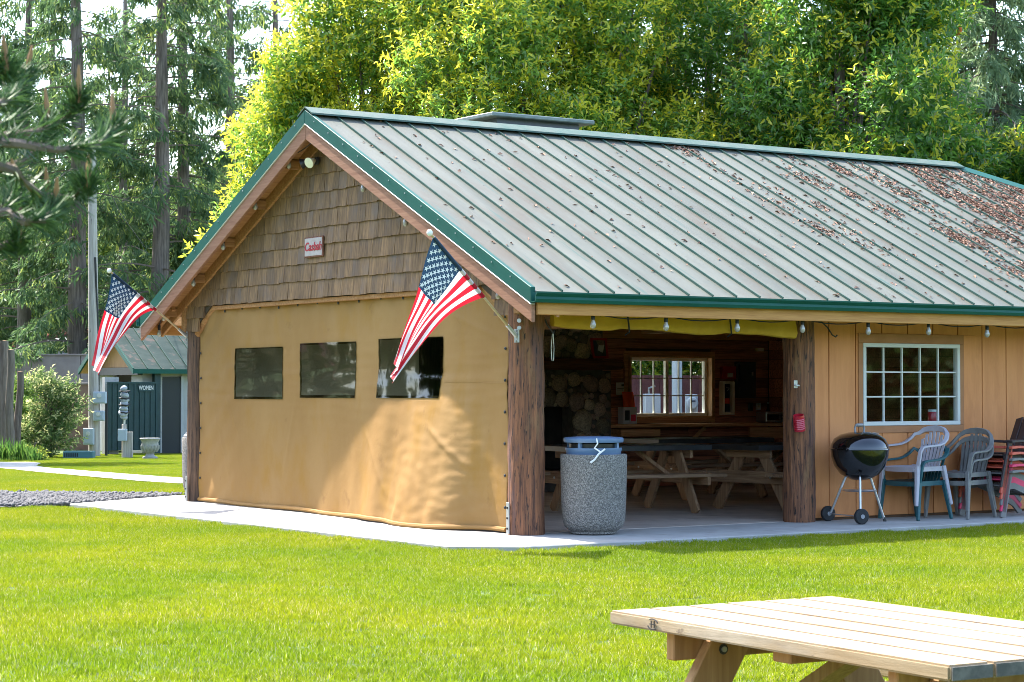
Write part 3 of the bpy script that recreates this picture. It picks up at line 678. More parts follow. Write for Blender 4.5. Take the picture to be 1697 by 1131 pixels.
# rolled yellow canvas over the front opening
RC = empty('rolled_canvas', (0, 0, 0), 0, 'yellow canvas roll strapped up under the header of the front opening', 'curtain')
mb = MB(); N = 90
for i in range(N+1):
    u = .25+3.1*i/N; q = min(abs(u-1.12), abs(u-2.43)); pinch = math.exp(-(q/.10)**2)
    zb = 2.015-.055*(i/N)-.028*math.sin((u-.25)*2.4+.4)**2*(1-pinch)+.012*noise.noise(Vector((u*3.5, 1, 0))); zt_ = 2.16
    for k in range(14):
        a = 2*math.pi*k/14; s_ = math.sin(a); c_ = math.cos(a); zz = (zt_+zb)/2+(zt_-zb)/2*max(-1, min(1, s_*1.15))
        wr = .022*noise.noise(Vector((u*5.5, zz*7, c_)))+.010*noise.noise(Vector((u*15, zz*13, c_)))
        mb.v.append((u, -.13+(.032*(1-.45*pinch)*c_*(1.25-.5*s_))-abs(c_)*wr*(1 if c_ < 0 else .3), zz))
for i in range(N):
    for k in range(14): mb.f.append((i*14+k, i*14+(k+1) % 14, (i+1)*14+(k+1) % 14, (i+1)*14+k))
mb.f += [tuple(range(14)), tuple(N*14+k for k in range(14))]
mb.build('canvas_roll', MT['canvas_yellow'], RC, smooth=True)
for u in (1.12, 2.43):
    MB().tube([(u+.02, -.10, 2.18), (u, -.185, 2.13), (u+.01, -.19, 2.04), (u+.03, -.175, 1.97), (u+.02, -.12, 1.94)], .009, 6).build('strap', MT['black_rubber'], RC)
for u in (.35, .8, 1.5, 2.0, 2.75, 3.2): MB().tube([(u, -.13, 2.17), (u, -.15, 2.14), (u+.012, -.16, 2.12)], .007, 6).build('hook', MT['black_rubber'], RC)

# ------------------------------------------------------------------ flags
def flag(loc_b, tip, e0, e1, bow, label, seed, fold):
    """loc_b: bracket, tip: finial end of the staff; e0/e1: where the two fly corners hang"""
    b0 = Vector(loc_b); t0 = Vector(tip); d = (b0-t0); Lp = d.length; dn = d/Lp
    FL = empty('flag', b0, 0, label, 'flag', 'flags on the gable posts')
    rel = lambda p: Vector(p)-b0
    MB().tube([rel(b0), rel(t0+dn*.02)], [.0125, .011], 10).build('staff', MT['pole_wood'], FL, smooth=True)
    bm = bmesh.new(); bmesh.ops.create_uvsphere(bm, u_segments=12, v_segments=8, radius=.028); me = bpy.data.meshes.new('finial'); bm.to_mesh(me); bm.free()
    me.polygons.foreach_set('use_smooth', np.ones(len(me.polygons), dtype=bool))
    o = link('finial', me, MT['pole_white'], FL); o.location = rel(t0); o.scale = (1, 1, 1.15)
    h0, h1 = t0+dn*.07, t0+dn*(.07+.93)
    e0, e1, bow = Vector(e0), Vector(e1), Vector(bow)
    nrm = (h1-h0).cross(e0-h0).normalized()
    def Fp(s, t):
        hp = h0.lerp(h1, s); ep = e0.lerp(e1, s)
        p = hp.lerp(ep, t) + bow*(4*t*(1-t))*s**1.3
        p += nrm*(fold*(t**1.15)*math.sin(s*11.0+seed) + .35*fold*t*math.sin(s*23+seed*2+t*3) + .012*math.sin(t*9+s*4+seed))
        p.z -= .03*t*(1-t)*math.sin(s*5)
        return p
    ns, ntt = 52, 60; V = [rel(Fp(i/ns, j/ntt)) for i in range(ns+1) for j in range(ntt+1)]; F = []; mi = []
    for i in range(ns):
        for j in range(ntt):
            F.append((i*(ntt+1)+j, i*(ntt+1)+j+1, (i+1)*(ntt+1)+j+1, (i+1)*(ntt+1)+j)); st = i*13//ns
            mi.append(2 if (st < 7 and j < ntt*.4) else (0 if st % 2 == 0 else 1))
    me = np_mesh('cloth', [tuple(v) for v in V], F, True, mi)
    cl = link('cloth', me, [MT['flag_red'], MT['flag_white'], MT['flag_blue']], FL)
    mb = MB()
    for r_ in range(9):
        for c in range(6 if r_ % 2 == 0 else 5):
            s_ = (r_+1)/10*(7/13); t_ = (.4/12)*(2*c+1 if r_ % 2 == 0 else 2*c+2); 
            P0 = Fp(s_, t_); ds = (Fp(s_+.01, t_)-Fp(s_-.01, t_)).normalized(); n_ = ds.cross(Fp(s_, t_+.01)-Fp(s_, t_-.01)).normalized()
            dt = n_.cross(ds)
            for side in (1, -1):
                vs_ = []
                for k in range(10):
                    a = k*math.pi/5; r2 = .0300 if k % 2 == 0 else .0118
                    q = Fp(s_-math.cos(a)*r2/.93, t_+math.sin(a)*r2/1.5) if False else P0+(-ds*math.cos(a)+dt*math.sin(a))*r2
                    vs_.append(rel(q+n_*.0035*side))
                vs_.append(rel(P0+n_*.0035*side)); mb.add(vs_, [(k, (k+1) % 10, 10) for k in range(10)])
    mb.build('stars', MT['star_white'], cl)
    # sleeve along the staff
    ht = lambda s: rel(h0.lerp(h1, s))
    for k in range(13):
        mb = MB(); mb.tube([ht(k/13+.001), ht((k+1)/13-.001)], .0185, 10); mb.build('sleeve', MT['flag_blue'] if k < 7 else MT['flag_red' if k % 2 == 0 else 'flag_white'], FL, smooth=True)
    # bracket
    br = MB(); br.box((.03, 0, -.02), (.012, .07, .13)); br.tube([(.02, 0, -.02), rel(b0-dn*.14)], [.022, .018], 10); br.build('bracket', MT['galv'], FL)
    for zz in (-.07, .03): MB().tube([(.022, .0, zz), (.014, .0, zz)], .012, 8).build('bolt', MT['galv'], FL)
    return FL
tipR = pin(712, 386, 19.0)
flag((-.19, -.119, 1.935), tipR, pin(657, 598, 19.05), pin(648, 636, 18.95), UPV*.13, 'stars and stripes flag on an angled staff at the nearest log post', 0.4, .030)
tipL = pin(181, 449, 25.0)
flag((-.15, 7.35, 2.09), tipL, pin(154, 606, 25.0), pin(164, 622, 24.7), UPV*.15, 'stars and stripes flag on an angled staff at the far left post', 2.3, .035)

# ------------------------------------------------------------------ string lights
def bulbs(label, pts, cordpts):
    S = empty('string_lights', cordpts[0], 0, label, 'string lights', 'string lights along the roof edges'); o0 = Vector(cordpts[0])
    fine = []
    for a, b_ in zip(cordpts[:-1], cordpts[1:]):
        a, b_ = Vector(a), Vector(b_)
        for k in range(6): t = k/6; p = a.lerp(b_, t); p.z -= .05*4*t*(1-t)*min(1, (b_-a).length); fine.append(p-o0)
    fine.append(Vector(cordpts[-1])-o0)
    MB().tube(fine, .006, 5).build('cord', MT['black_rubber'], S)
    for p in pts:
        p = Vector(p)-o0
        sk = MB().lathe([(.012, .105), (.019, .09), (.019, .04), (.014, .035)], 10, p).build('socket', MT['black_rubber'], S, smooth=True)
        MB().lathe([(.012, .045), (.016, .03), (.026, .005), (.029, -.015), (.024, -.035), (.010, -.048)], 12, p).build('bulb', MT['bulb_glass'], S, smooth=True)
LB = [(-.33, 4.23, 3.94), (-.33, 5.06, 3.53), (-.33, 5.90, 3.11), (-.33, 6.72, 2.71), (-.33, 7.595, 2.31)]
RB = [(-.33, 3.25, 3.95), (-.33, 2.546, 3.54), (-.33, 1.674, 3.12), (-.33, .825, 2.74), (-.33, -.055, 2.31)]
EB = [(x, -.70, 2.02+.006*math.sin(x*3)) for x in (.321, 1.198, 2.096, 2.958, 3.868, 4.743, 5.629, 6.5)]
up_ = lambda L: [(a, b_, c+.10) for a, b_, c in L]
bulbs('string of clear bulbs hung under the left slope of the gable', LB+[(-.25, 7.9, 2.12)], [(-.33, RV, 4.15)]+up_(LB)+[(-.25, 7.9, 2.22)])
bulbs('string of clear bulbs hung under the right slope of the gable', RB, [(-.33, RV, 4.15)]+up_(RB))
bulbs('string of clear bulbs hung along the front eave under the gutter', EB, [(-.33, -.6, 2.16)]+up_(EB)+[(9, -.7, 2.16)])

# sign, floodlights
SG = empty('wooden_sign', (-.15, 3.97, 3.0), 0, 'small white board with red lettering on the shingled gable', 'sign')
MB().box((0, 0, 0), (.02, .40, .20)).build('board', MT['sign_white'], SG, bevel=.003)
MB().box((.004, 0, 0), (.02, .43, .23)).build('backing', MT['mantel_log'], SG, bevel=.003)
ROTM = Matrix(((0, 0, -1, 0), (-1, 0, 0, 0), (0, 1, 0, 0), (0, 0, 0, 1)))      # text facing the -u side
text_mesh('lettering', 'Casbah', .135, MT['sign_red'], SG, Matrix.Translation((-.013, 0, 0)) @ ROTM, shear=.25, bold=.002)
FLD = empty('floodlight', (-.14, 3.90, 3.96), 0, 'twin cream and black floodlight under the gable peak', 'floodlight')
MB().lathe([(.045, 0), (.045, .03)], 12).build('mount', MT['black_plastic'], FLD).rotation_euler = (0, -math.pi/2, 0)
for dy, az in ((.13, .9), (-.10, -.35)):
    hd = MB().lathe([(.02, 0), (.035, .03), (.06, .09), (.062, .10)], 16).build('lamp_head', MT['black_plastic'] if dy > 0 else MT['lamp_cream'], FLD, smooth=True)
    hd.location = (-.07, dy*.5, .0); hd.rotation_euler = Vector((-1, az, -.45)).to_track_quat('Z', 'Y').to_euler()
    MB().lathe([(.058, .101), (.03, .106), (.001, .108)], 16).build('lens', MT['lamp_cream'] if dy < 0 else MT['black_enamel'], hd, smooth=True)

# things on the log posts
CAN = empty('red_can', (3.34, -.215, 1.05), 0, 'red ribbed can hung tilted on the log post', 'can')
prof = [(.058, -.085), (.060, -.08)]
for k in range(7): prof += [(.058, -.07+k*.02), (.0625, -.06+k*.02)]
prof += [(.060, .08), (.06, .085), (.052, .085), (.05, -.07)]
MB().lathe(prof, 20, cap=True).build('tin', MT['red_can'], CAN, smooth=True); CAN.rotation_euler = (.15, -.25, 0)
BO = empty('bottle_opener', (3.33, -.175, 1.455), 0, 'small steel bottle opener screwed to the log post', 'bottle opener')
MB().box((0, 0, 0), (.05, .012, .085)).build('plate', MT['steel'], BO, bevel=.005)
MB().tube([(-.03, -.014, -.01), (-.02, -.035, -.015), (.02, -.035, -.015), (.03, -.014, -.01)], .008, 8).build('lip', MT['steel'], BO)
def hook(loc, pts, label):
    H = empty('iron_hook', loc, 0, label, 'hook', 'iron hooks on the posts'); MB().tube(pts, .008, 6).build('rod', MT['wire'], H, smooth=True); return H
hook((3.66, -.1, 2.12), [(0, 0, 0), (.09, -.02, -.005), (.16, -.03, -.06), (.22, -.04, -.14), (.26, -.05, -.16), (.28, -.05, -.14)], 'black iron plant hook beside the post and siding')
hk = hook((.17, -.1, 2.1), [(0, 0, 0), (.03, -.01, -.07), (.08, -.02, -.14), (.10, -.02, -.16), (.105, -.02, -.13)], 'pale iron hook with a hanging loop on the nearest log post')
MB().tube([(.085, -.02, -.16), (.07, -.02, -.3), (.08, -.02, -.42), (.10, -.02, -.42), (.105, -.02, -.3), (.095, -.02, -.16)], .003, 5).build('loop', MT['pole_white'], hk)
for (x, y, z0) in ((-.16, W-.03, .0), (-.155, .04, .0)):
    CB = empty('post_bracket', (x, y, z0), 0, 'pale steel strap at the foot of the %s' % ('far left post' if y > 3 else 'nearest log post'), 'bracket'); MB().box((0, 0, .16), (.015, .045, .30)).build('strap', MT['galv'], CB, bevel=.003)
    for z in (.06, .16, .26): MB().box((-.011, 0, z), (.008, .018, .018)).build('bolt', MT['black_plastic'], CB)
for z in (1.99, 2.06):
    tag(MB().tube([(-.13, -.12, z), (-.145, -.135, z)], .02, 10).build('bolt_head', MT['galv']), 'pale bolt head high on the nearest log post, %s of the pair' % ('upper' if z > 2.03 else 'lower'), 'bolt')

# ------------------------------------------------------------------ litter receptacles
def receptacle(loc, label, blue):
    T = empty('litter_bin', loc, .25, label, 'litter bin', 'stone aggregate litter bins')
    MB().lathe([(.20, 0), (.225, .012), (.225, .03), (.235, .034), (.285, .075), (.305, .14), (.315, .3), (.322, .60), (.325, .76), (.318, .775), (.285, .775), (.28, .6), (.001, .6)], 40).build('shell', MT['aggregate'], T, smooth=True)
    m1 = MT['blue_plastic'] if blue else MT['grey_plastic']
    MB().lathe([(.262, .62), (.268, .80), (.276, .815), (.276, .835), (.262, .835), (.258, .62)], 32, cap=False).build('liner', m1, T, smooth=True)
    if blue:
        lid = MB().lathe([(.255, .885), (.285, .888), (.292, .90), (.292, .925), (.28, .935), (.15, .945), (.001, .947)], 32).build('lid', m1, T, smooth=True)
        MB().lathe([(.20, .70), (.235, .82), (.235, .875)], 28, cap=False).build('bag', MT['black_plastic'], T, smooth=True)
        for a in (.4, 1.9, 3.3, 4.9): MB().box((.255*math.cos(a), .255*math.sin(a), .862), (.03, .03, .06)).build('lid_post', m1, T)
        c = Vector((-.12, -.27, 0))
        pth = [(.02, -.285, .93), (.03, -.305, .88), (.0, -.30, .84), (.06, -.32, .80), (.10, -.31, .83), (.04, -.325, .785), (-.0, -.335, .73), (-.04, -.34, .70)]
        q = Matrix.Rotation(-.85, 3, 'Z'); MB().tube([q @ Vector(p) for p in pth], [.007, .008, .010, .009, .009, .010, .009, .012], 6).build('tie', MT['white_rag'], T, smooth=True)
    else:
        MB().lathe([(.30, .775), (.30, .80), (.24, .86), (.12, .90), (.001, .905)], 28).build('lid', m1, T, smooth=True)
        MB().tube([(-.1, -.1, .89), (-.12, -.12, .98), (-.04, -.05, 1.0), (0, 0, .91)], .02, 8).build('tie', MT['white_rag'], T, smooth=True)
    return T
receptacle((.61, -.31, 0), 'stone aggregate litter bin with blue lid beside the nearest log post', True)
p = pin(342, 834, 27.6); receptacle((p.x, p.y, -.005), 'stone aggregate litter bin half hidden behind the far left post', False)

# ------------------------------------------------------------------ picnic tables inside
def picnic(loc, rz, label, top='black_plastic', L=1.83):
    T = empty('picnic_table', loc, rz, label, 'picnic table', 'picnic tables inside the pavilion')
    for k in range(5):
        o = MB().box((0, 0, 0), (L, .142, .038)).build('top_board', MT['table_grey'], T, bevel=.004); o.location = (0, (k-2)*.149, .725)
    MB().box((0, 0, .756), (L+.03, .78, .018)).build('table_cover', MT[top], T, bevel=.006)
    for s_ in (-1, 1): MB().box((0, s_*.393, .73), (L+.03, .008, .05)).build('cover_skirt', MT[top], T)
    for s_ in (-1, 1): MB().box((s_*(L/2+.012), 0, .73), (.008, .775, .05)).build('cover_skirt', MT[top], T)
    for s_ in (-1, 1):
        for j in (.53, .68):
            o = MB().box((0, 0, 0), (L, .138, .038)).build('seat_board', MT['table_grey'], T, bevel=.004); o.location = (0, s_*j, .43)
    for x in (-.62, .62):
        for s_ in (-1, 1):
            MB().bar((x+.02*s_, s_*.16, .70), (x+.02*s_, s_*.60, .0), .038, .14, up=(0, 0, 1)).build('leg', MT['table_leg'], T, bevel=.003)
        sx = 1 if x > 0 else -1
        MB().box((x+sx*.065, 0, .39), (.038, 1.48, .14)).build('seat_beam', MT['table_beam'], T, bevel=.003)
        MB().box((x+sx*.065, 0, .66), (.038, .70, .09)).build('top_beam', MT['table_beam'], T, bevel=.003)
        MB().bar((x-sx*.03, 0, .40), (x-sx*.45, 0, .69), .09, .038).build('brace', MT['table_leg'], T)
        for s_ in (-1, 1): MB().tube([(x+sx*.085, s_*.36, .39), (x+sx*.095, s_*.36, .39)], .014, 8).build('bolt', MT['galv'], T)
    return T
picnic((4.98, 1.80, .005), R(6), 'covered picnic table nearest the middle log post', 'black_plastic')
picnic((5.85, 4.55, .005), R(-2), 'covered picnic table in front of the stone fireplace and window')
picnic((3.0, 2.38, .005), R(-8), 'covered picnic table behind the blue lidded litter bin')
picnic((7.6, 2.9, .005), R(3), 'covered picnic table at the back beside the counter end')

# things on the back wall and counter
def bx(name, lab, cat, u0, u1, z0, z1, m_, th=.03, parts=None, bev=.004, v=W-.03):
    o = empty(name, ((u0+u1)/2, v-th/2, z0), 0, lab, cat)
    MB().box((0, 0, (z1-z0)/2), (u1-u0, th, z1-z0)).build('body', MT[m_], o, bevel=bev)
    for pn, (a, b_, c, d, pm, dv) in (parts or []):
        w_, h_ = u1-u0, z1-z0
        MB().box((-w_/2+w_*(a+b_)/2, -th/2-dv/2, h_*(c+d)/2), (w_*(b_-a), dv, h_*(d-c))).build(pn, MT[pm], o)
    return o
fe = empty('fire_extinguisher_cabinet', (8.545, W-.07, 1.02), 0, 'narrow white framed fire extinguisher cabinet right of the sliding window', 'cabinet')
for q in ((-.115, -.075, 0, .50), (.075, .115, 0, .50), (-.075, .075, 0, .04), (-.075, .075, .46, .50)): MB().box(((q[0]+q[1])/2, 0, (q[2]+q[3])/2), (q[1]-q[0], .10, q[3]-q[2])).build('frame', MT['vinyl_cream'], fe, bevel=.01)
MB().box((0, .035, .25), (.16, .02, .44)).build('back_panel', MT['panel_grey'], fe)
MB().lathe([(.035, .06), (.038, .08), (.038, .28), (.02, .32), (.014, .36)], 14, (0, 0, 0)).build('cylinder', MT['black_plastic'], fe, smooth=True)
MB().lathe([(.0385, .17), (.0385, .25)], 14).build('label_band', MT['orange_cloth'], fe)
MB().tube([(.0, -.01, .36), (.03, -.02, .40), (-.03, -.02, .41)], .01, 6).build('handle', MT['steel'], fe)
bx('breaker_panel', 'dark blue grey breaker panel on the plank wall', 'breaker panel', 8.72, 9.09, 1.27, 1.81, 'panel_grey', .06, [('door', (.12, .88, .08, .92, 'panel_grey', .012)), ('latch', (.74, .82, .62, .72, 'steel', .02))])
bx('alarm_box', 'dark red alarm box with pale label on the plank wall', 'alarm box', 8.44, 8.70, 1.55, 1.74, 'red_paint', .07, [('label_plate', (.35, .75, .15, .5, 'paper', .006))])
bx('light_switch', 'small white switch plate above the toaster', 'switch', 9.13, 9.22, 1.09, 1.20, 'paper', .02, [('toggle', (.4, .6, .35, .65, 'vinyl_cream', .02))])
bx('wall_outlet', 'small dark outlet plate left of the white switch', 'outlet', 8.98, 9.07, 1.08, 1.20, 'panel_grey', .02, [('socket', (.3, .7, .2, .45, 'black_plastic', .006)), ('socket', (.3, .7, .55, .8, 'black_plastic', .006))])
bx('emergency_lamp', 'small white emergency lamp high on the plank wall', 'lamp', 9.12, 9.25, 1.97, 2.02, 'vinyl_cream', .06, [('lens', (.1, .9, .2, .8, 'paper', .01))])
bx('notice_paper', 'white notice sheet pinned right of the fireplace', 'notice', 6.53, 6.70, 1.32, 1.50, 'paper', .004, [('heading', (.55, .85, .72, .85, 'panel_grey', .002)), ('text_line', (.1, .8, .5, .53, 'panel_grey', .002)), ('text_line', (.1, .7, .38, .41, 'panel_grey', .002))], bev=0)
bx('printed_carton', 'grey printed carton standing on the counter by the fireplace', 'carton', 6.49, 6.73, .912, 1.15, 'paper', .14, [('print', (.1, .45, .2, .8, 'panel_grey', .002)), ('print', (.55, .9, .15, .55, 'chair_pink', .002))], v=W-.12)
mb = MB(); N = 8
for i in range(N+1):
    for j in range(N+1):
        a, c = i/N, j/N; mb.v.append((6.57+.20*a+.02*(1-c), W-.12-.03*math.sin(a*7)*math.sin(c*3+1), 1.15+.215*c-.03*a*(1-c)))
for i in range(N):
    for j in range(N): mb.f.append((i*(N+1)+j, (i+1)*(N+1)+j, (i+1)*(N+1)+j+1, i*(N+1)+j+1))
oc = mb.build('orange_cloth', MT['orange_cloth'], smooth=True); tag(oc, 'bright orange cloth hanging left of the sliding window', 'cloth')
md = oc.modifiers.new('solid', 'SOLIDIFY'); md.thickness = .006
TO = empty('toaster_oven', (9.2, W-.27, .908), 0, 'silver toaster oven on the counter end', 'toaster')
MB().box((0, 0, .085), (.34, .24, .15)).build('housing', MT['steel'], TO, bevel=.01)
MB().box((-.04, -.122, .085), (.23, .008, .10)).build('door_glass', MT['black_enamel'], TO)
MB().tube([(-.14, -.14, .13), (.06, -.14, .13)], .007, 6).build('door_handle', MT['alu'], TO)
for k in range(2): MB().tube([(.125, -.12, .06+.05*k), (.125, -.14, .06+.05*k)], .014, 10).build('knob', MT['black_plastic'], TO)
for sx in (-.14, .14): MB().box((sx, 0, .006), (.02, .2, .012)).build('foot', MT['black_plastic'], TO)
PF = empty('picture_frame', (5.75, 6.58, 1.83), .5, 'dark red framed picture leaning on the mantel', 'picture frame')
PF.rotation_euler = (-.15, 0, .15)
for q in ((-.15, .15, 0, .03), (-.15, .15, .25, .28), (-.15, -.12, .03, .25), (.12, .15, .03, .25)): MB().box(((q[0]+q[1])/2, 0, (q[2]+q[3])/2), (q[1]-q[0], .025, q[3]-q[2])).build('frame', MT['red_paint'], PF)
MB().box((0, .004, .14), (.24, .01, .22)).build('picture', MT['panel_grey'], PF); MB().box((.03, -.003, .15), (.1, .004, .12), Matrix.Rotation(.4, 3, 'Y')).build('pale_shape', MT['paper'], PF)
BT = empty('bottle', (9.30, W-.12, .908), 0, 'dark bottle standing on the counter behind the toaster', 'bottle')
MB().lathe([(.035, 0), (.037, .02), (.037, .16), (.016, .22), (.014, .28)], 14).build('body', MT['black_enamel'], BT, smooth=True); MB().lathe([(.016, .275), (.016, .30)], 12).build('cap', MT['steel'], BT)
JR = empty('red_jar', (5.62, .12, 1.01), 0, 'red jar with pale lid inside the grid window', 'jar')
MB().lathe([(.05, 0), (.055, .01), (.055, .12), (.045, .14)], 18).build('body', MT['red_can'], JR, smooth=True); MB().lathe([(.05, .14), (.05, .165)], 18).build('lid', MT['paper'], JR)
MB().box((5.2, .14, .985), (1.5, .18, .03)).build('window_sill', MT['jamb_wood'], PAV)

# ------------------------------------------------------------------ kettle grill
GR = empty('kettle_grill', (3.985, -.44, 0), R(-8), 'black kettle grill on aluminium legs beside the log post', 'grill')
RB_ = .285
bowl = MB().lathe([(.03, .425), (.10, .436), (.19, .488), (.25, .575), (.278, .67), (.285, .735), (.276, .735), (.24, .58), (.10, .45), (.001, .445)], 40).build('bowl', MT['black_enamel'], GR, smooth=True)
lid = MB().lathe([(.296, .738), (.294, .748), (.284, .752), (.278, .79), (.25, .845), (.19, .888), (.10, .912), (.001, .92)], 40).build('lid', MT['black_enamel'], GR, smooth=True)
MB().tube([(-.05, .0, .905), (-.055, .0, .955), (-.045, 0, .985), (.045, 0, .985), (.055, 0, .955), (.05, 0, .905)], .011, 8).build('handle', MT['grey_plastic'], lid, smooth=True)
MB().tube([(-.035, 0, .985), (.035, 0, .985)], .017, 8).build('handle_grip', MT['grey_plastic'], lid, smooth=True)
MB().lathe([(.045, 0), (.05, .006), (.001, .012)], 14, (.13, -.06, .898)).build('vent_disc', MT['alu'], lid)
for lx, ly, hgt in ((-.10, .13, 0), (-.10, -.13, 0), (.15, 0, 0)):
    f = Vector((lx*1.95 if lx > 0 else lx*1.75, ly*1.95, .015 if lx > 0 else .07)); MB().tube([(lx*.8, ly*.9, .47), f], .0125, 10).build('leg', MT['alu'], GR, smooth=True)
    if lx > 0: MB().tube([f+Vector((-.004, 0, .03)), f+Vector((.004, 0, -.015))], .017, 8).build('foot_cap', MT['black_plastic'], GR)
for s_ in (-1, 1):
    wl = MB().lathe([(.03, -.022), (.07, -.022), (.078, -.014), (.078, .014), (.07, .022), (.03, .022)], 24).mesh('wheel', smooth=True); wl.transform(Matrix.Rotation(math.pi/2, 4, 'X'))
    o = link('wheel', wl, MT['black_rubber'], GR); o.location = (-.18, s_*.28, .079)
    hb = MB().lathe([(.022, -.026), (.022, .026)], 12).mesh('hub'); hb.transform(Matrix.Rotation(math.pi/2, 4, 'X')); link('hub', hb, MT['grey_plastic'], o)
MB().tube([(-.18, -.26, .079), (-.18, .26, .079)], .006, 6).build('axle', MT['alu'], GR)
MB().lathe([(.001, .315), (.14, .312), (.17, .325), (.165, .33), (.13, .322), (.001, .325)], 24, (0, 0, 0)).build('ash_catcher', MT['alu'], GR, smooth=True)

GR.scale = (1.08, 1.08, 1.04)
# ------------------------------------------------------------------ moulded plastic armchairs (local +x is the front)
def arm_path(H):
    hp = [(.245, .255, .40), (.235, .268, .50), (.222, .276, .585), (.195, .280, .622), (.14, .284, .634), (.05, .288, .638), (-.05, .286, .646), (-.13, .278, .668), (-.19, .262, .705), (-.235, .238, .755), (-.268, .200, H-.055), (-.290, .145, H-.018), (-.302, .075, H-.004), (-.305, 0, H)]
    return hp + [(x, -y, z) for x, y, z in hp[-2::-1]]
def monobloc(name, m_, H, label, loc, rz, grp):
    C = empty(name, loc, rz, label, 'chair', grp); M_ = MT[m_]
    pth = arm_path(H); n = len(pth)
    def prof(i):
        t = max(0, 1-abs(i-(n-1)/2)/5.5); w_ = .026*(1-t)+.014*t; hgt = .010*(1-t)+.034*t
        return [(-w_, -hgt), (w_, -hgt), (w_, hgt), (-w_, hgt)]
    def upf(i):
        k = min(i, n-1-i)
        return (1, 0, .15) if k < 2 else ((.75, 0, .65) if k == 2 else ((.3, 0, .95) if k == 3 else (0, 0, 1)))
    mb = MB(); mb.sweep(pth, prof, up=upf); o = mb.build('arm_frame', M_, C, bevel=.004, smooth=True)
    # seat
    mb = MB(); N1, N2 = 12, 10
    for sgn in (1, -1):
        for i in range(N1+1):
            for j in range(N2+1):
                x = -.20+.455*i/N1; yy = (-1+2*j/N2); hw = .235-.03*(1-i/N1); 
                z = .415 - .022*(1-(yy**2))*math.sin(min(1, i/N1*1.1)*math.pi*.8+.3) - (.03 if i == N1 else 0); mb.v.append((x, yy*hw, z+(0 if sgn > 0 else -.012)))
    for sgn in (0, 1):
        b0 = sgn*(N1+1)*(N2+1)
        for i in range(N1):
            for j in range(N2): mb.f.append((b0+i*(N2+1)+j, b0+(i+1)*(N2+1)+j, b0+(i+1)*(N2+1)+j+1, b0+i*(N2+1)+j+1))
    bd = [(i, 0) for i in range(N1)]+[(N1, j) for j in range(N2)]+[(i, N2) for i in range(N1, 0, -1)]+[(0, j) for j in range(N2, 0, -1)]
    q = lambda ij, s_: s_*(N1+1)*(N2+1)+ij[0]*(N2+1)+ij[1]
    for a, b_ in zip(bd, bd[1:]+bd[:1]): mb.f.append((q(a, 0), q(b_, 0), q(b_, 1), q(a, 1)))
    mb.build('seat', M_, C, smooth=True)
    ap = [(-.19, .215, .395), (.05, .238, .395), (.20, .245, .392), (.252, .20, .388), (.258, 0, .386)]; ap = ap+[(x, -y, z) for x, y, z in ap[-2::-1]]
    MB().sweep(ap, lambda i: [(-.006, -.028), (.006, -.028), (.006, .022), (-.006, .022)]).build('apron', M_, C, smooth=True)
    # back slats
    for k in range(7):
        y = (k-3)/3; yt = y*.165; zt = H-.03-.055*y*y*1.6; yb = y*.135
        mb = MB(); ps = [(-.195, yb, .405), (-.225, yb*1.05, .50), (-.255, yb*1.12, .60), (-.282, (yb+yt)/2*1.08, .70), (-.296, yt, zt)]
        mb.sweep(ps, lambda i: [(-.0165, -.005), (.0165, -.005), (.0165, .005), (-.0165, .005)], up=(1, 0, .3)); mb.build('back_slat', M_, C)
    # legs
    for sx, sy in ((1, 1), (1, -1), (-1, 1), (-1, -1)):
        t_ = Vector((.243, sy*.252, .43)) if sx > 0 else Vector((-.19, sy*.215, .42)); b_ = Vector((.285, sy*.272, 0)) if sx > 0 else Vector((-.285, sy*.245, 0))
        mb = MB(); mb.bar(t_, b_, .05, .05, up=(1, 0, .1), w2=.034, h2=.034); lg = mb.build('leg', M_, C, bevel=.006)
    return C
GRP = 'moulded plastic armchairs by the siding'
monobloc('plastic_chair', 'chair_teal', .78, 'teal plastic armchair under the lavender white one', (4.93, -.32, 0), math.pi+R(4), GRP)
monobloc('plastic_chair', 'chair_white', .82, 'lavender white plastic armchair stacked on the teal one', (4.92, -.325, .155), math.pi+R(2), GRP)
monobloc('plastic_chair', 'chair_grey', .86, 'lower grey plastic armchair of the grey pair', (5.50, -.43, 0), math.pi+R(10), GRP)
monobloc('plastic_chair', 'chair_grey', .86, 'upper grey plastic armchair of the grey pair', (5.50, -.43, .085), math.pi+R(10), GRP)
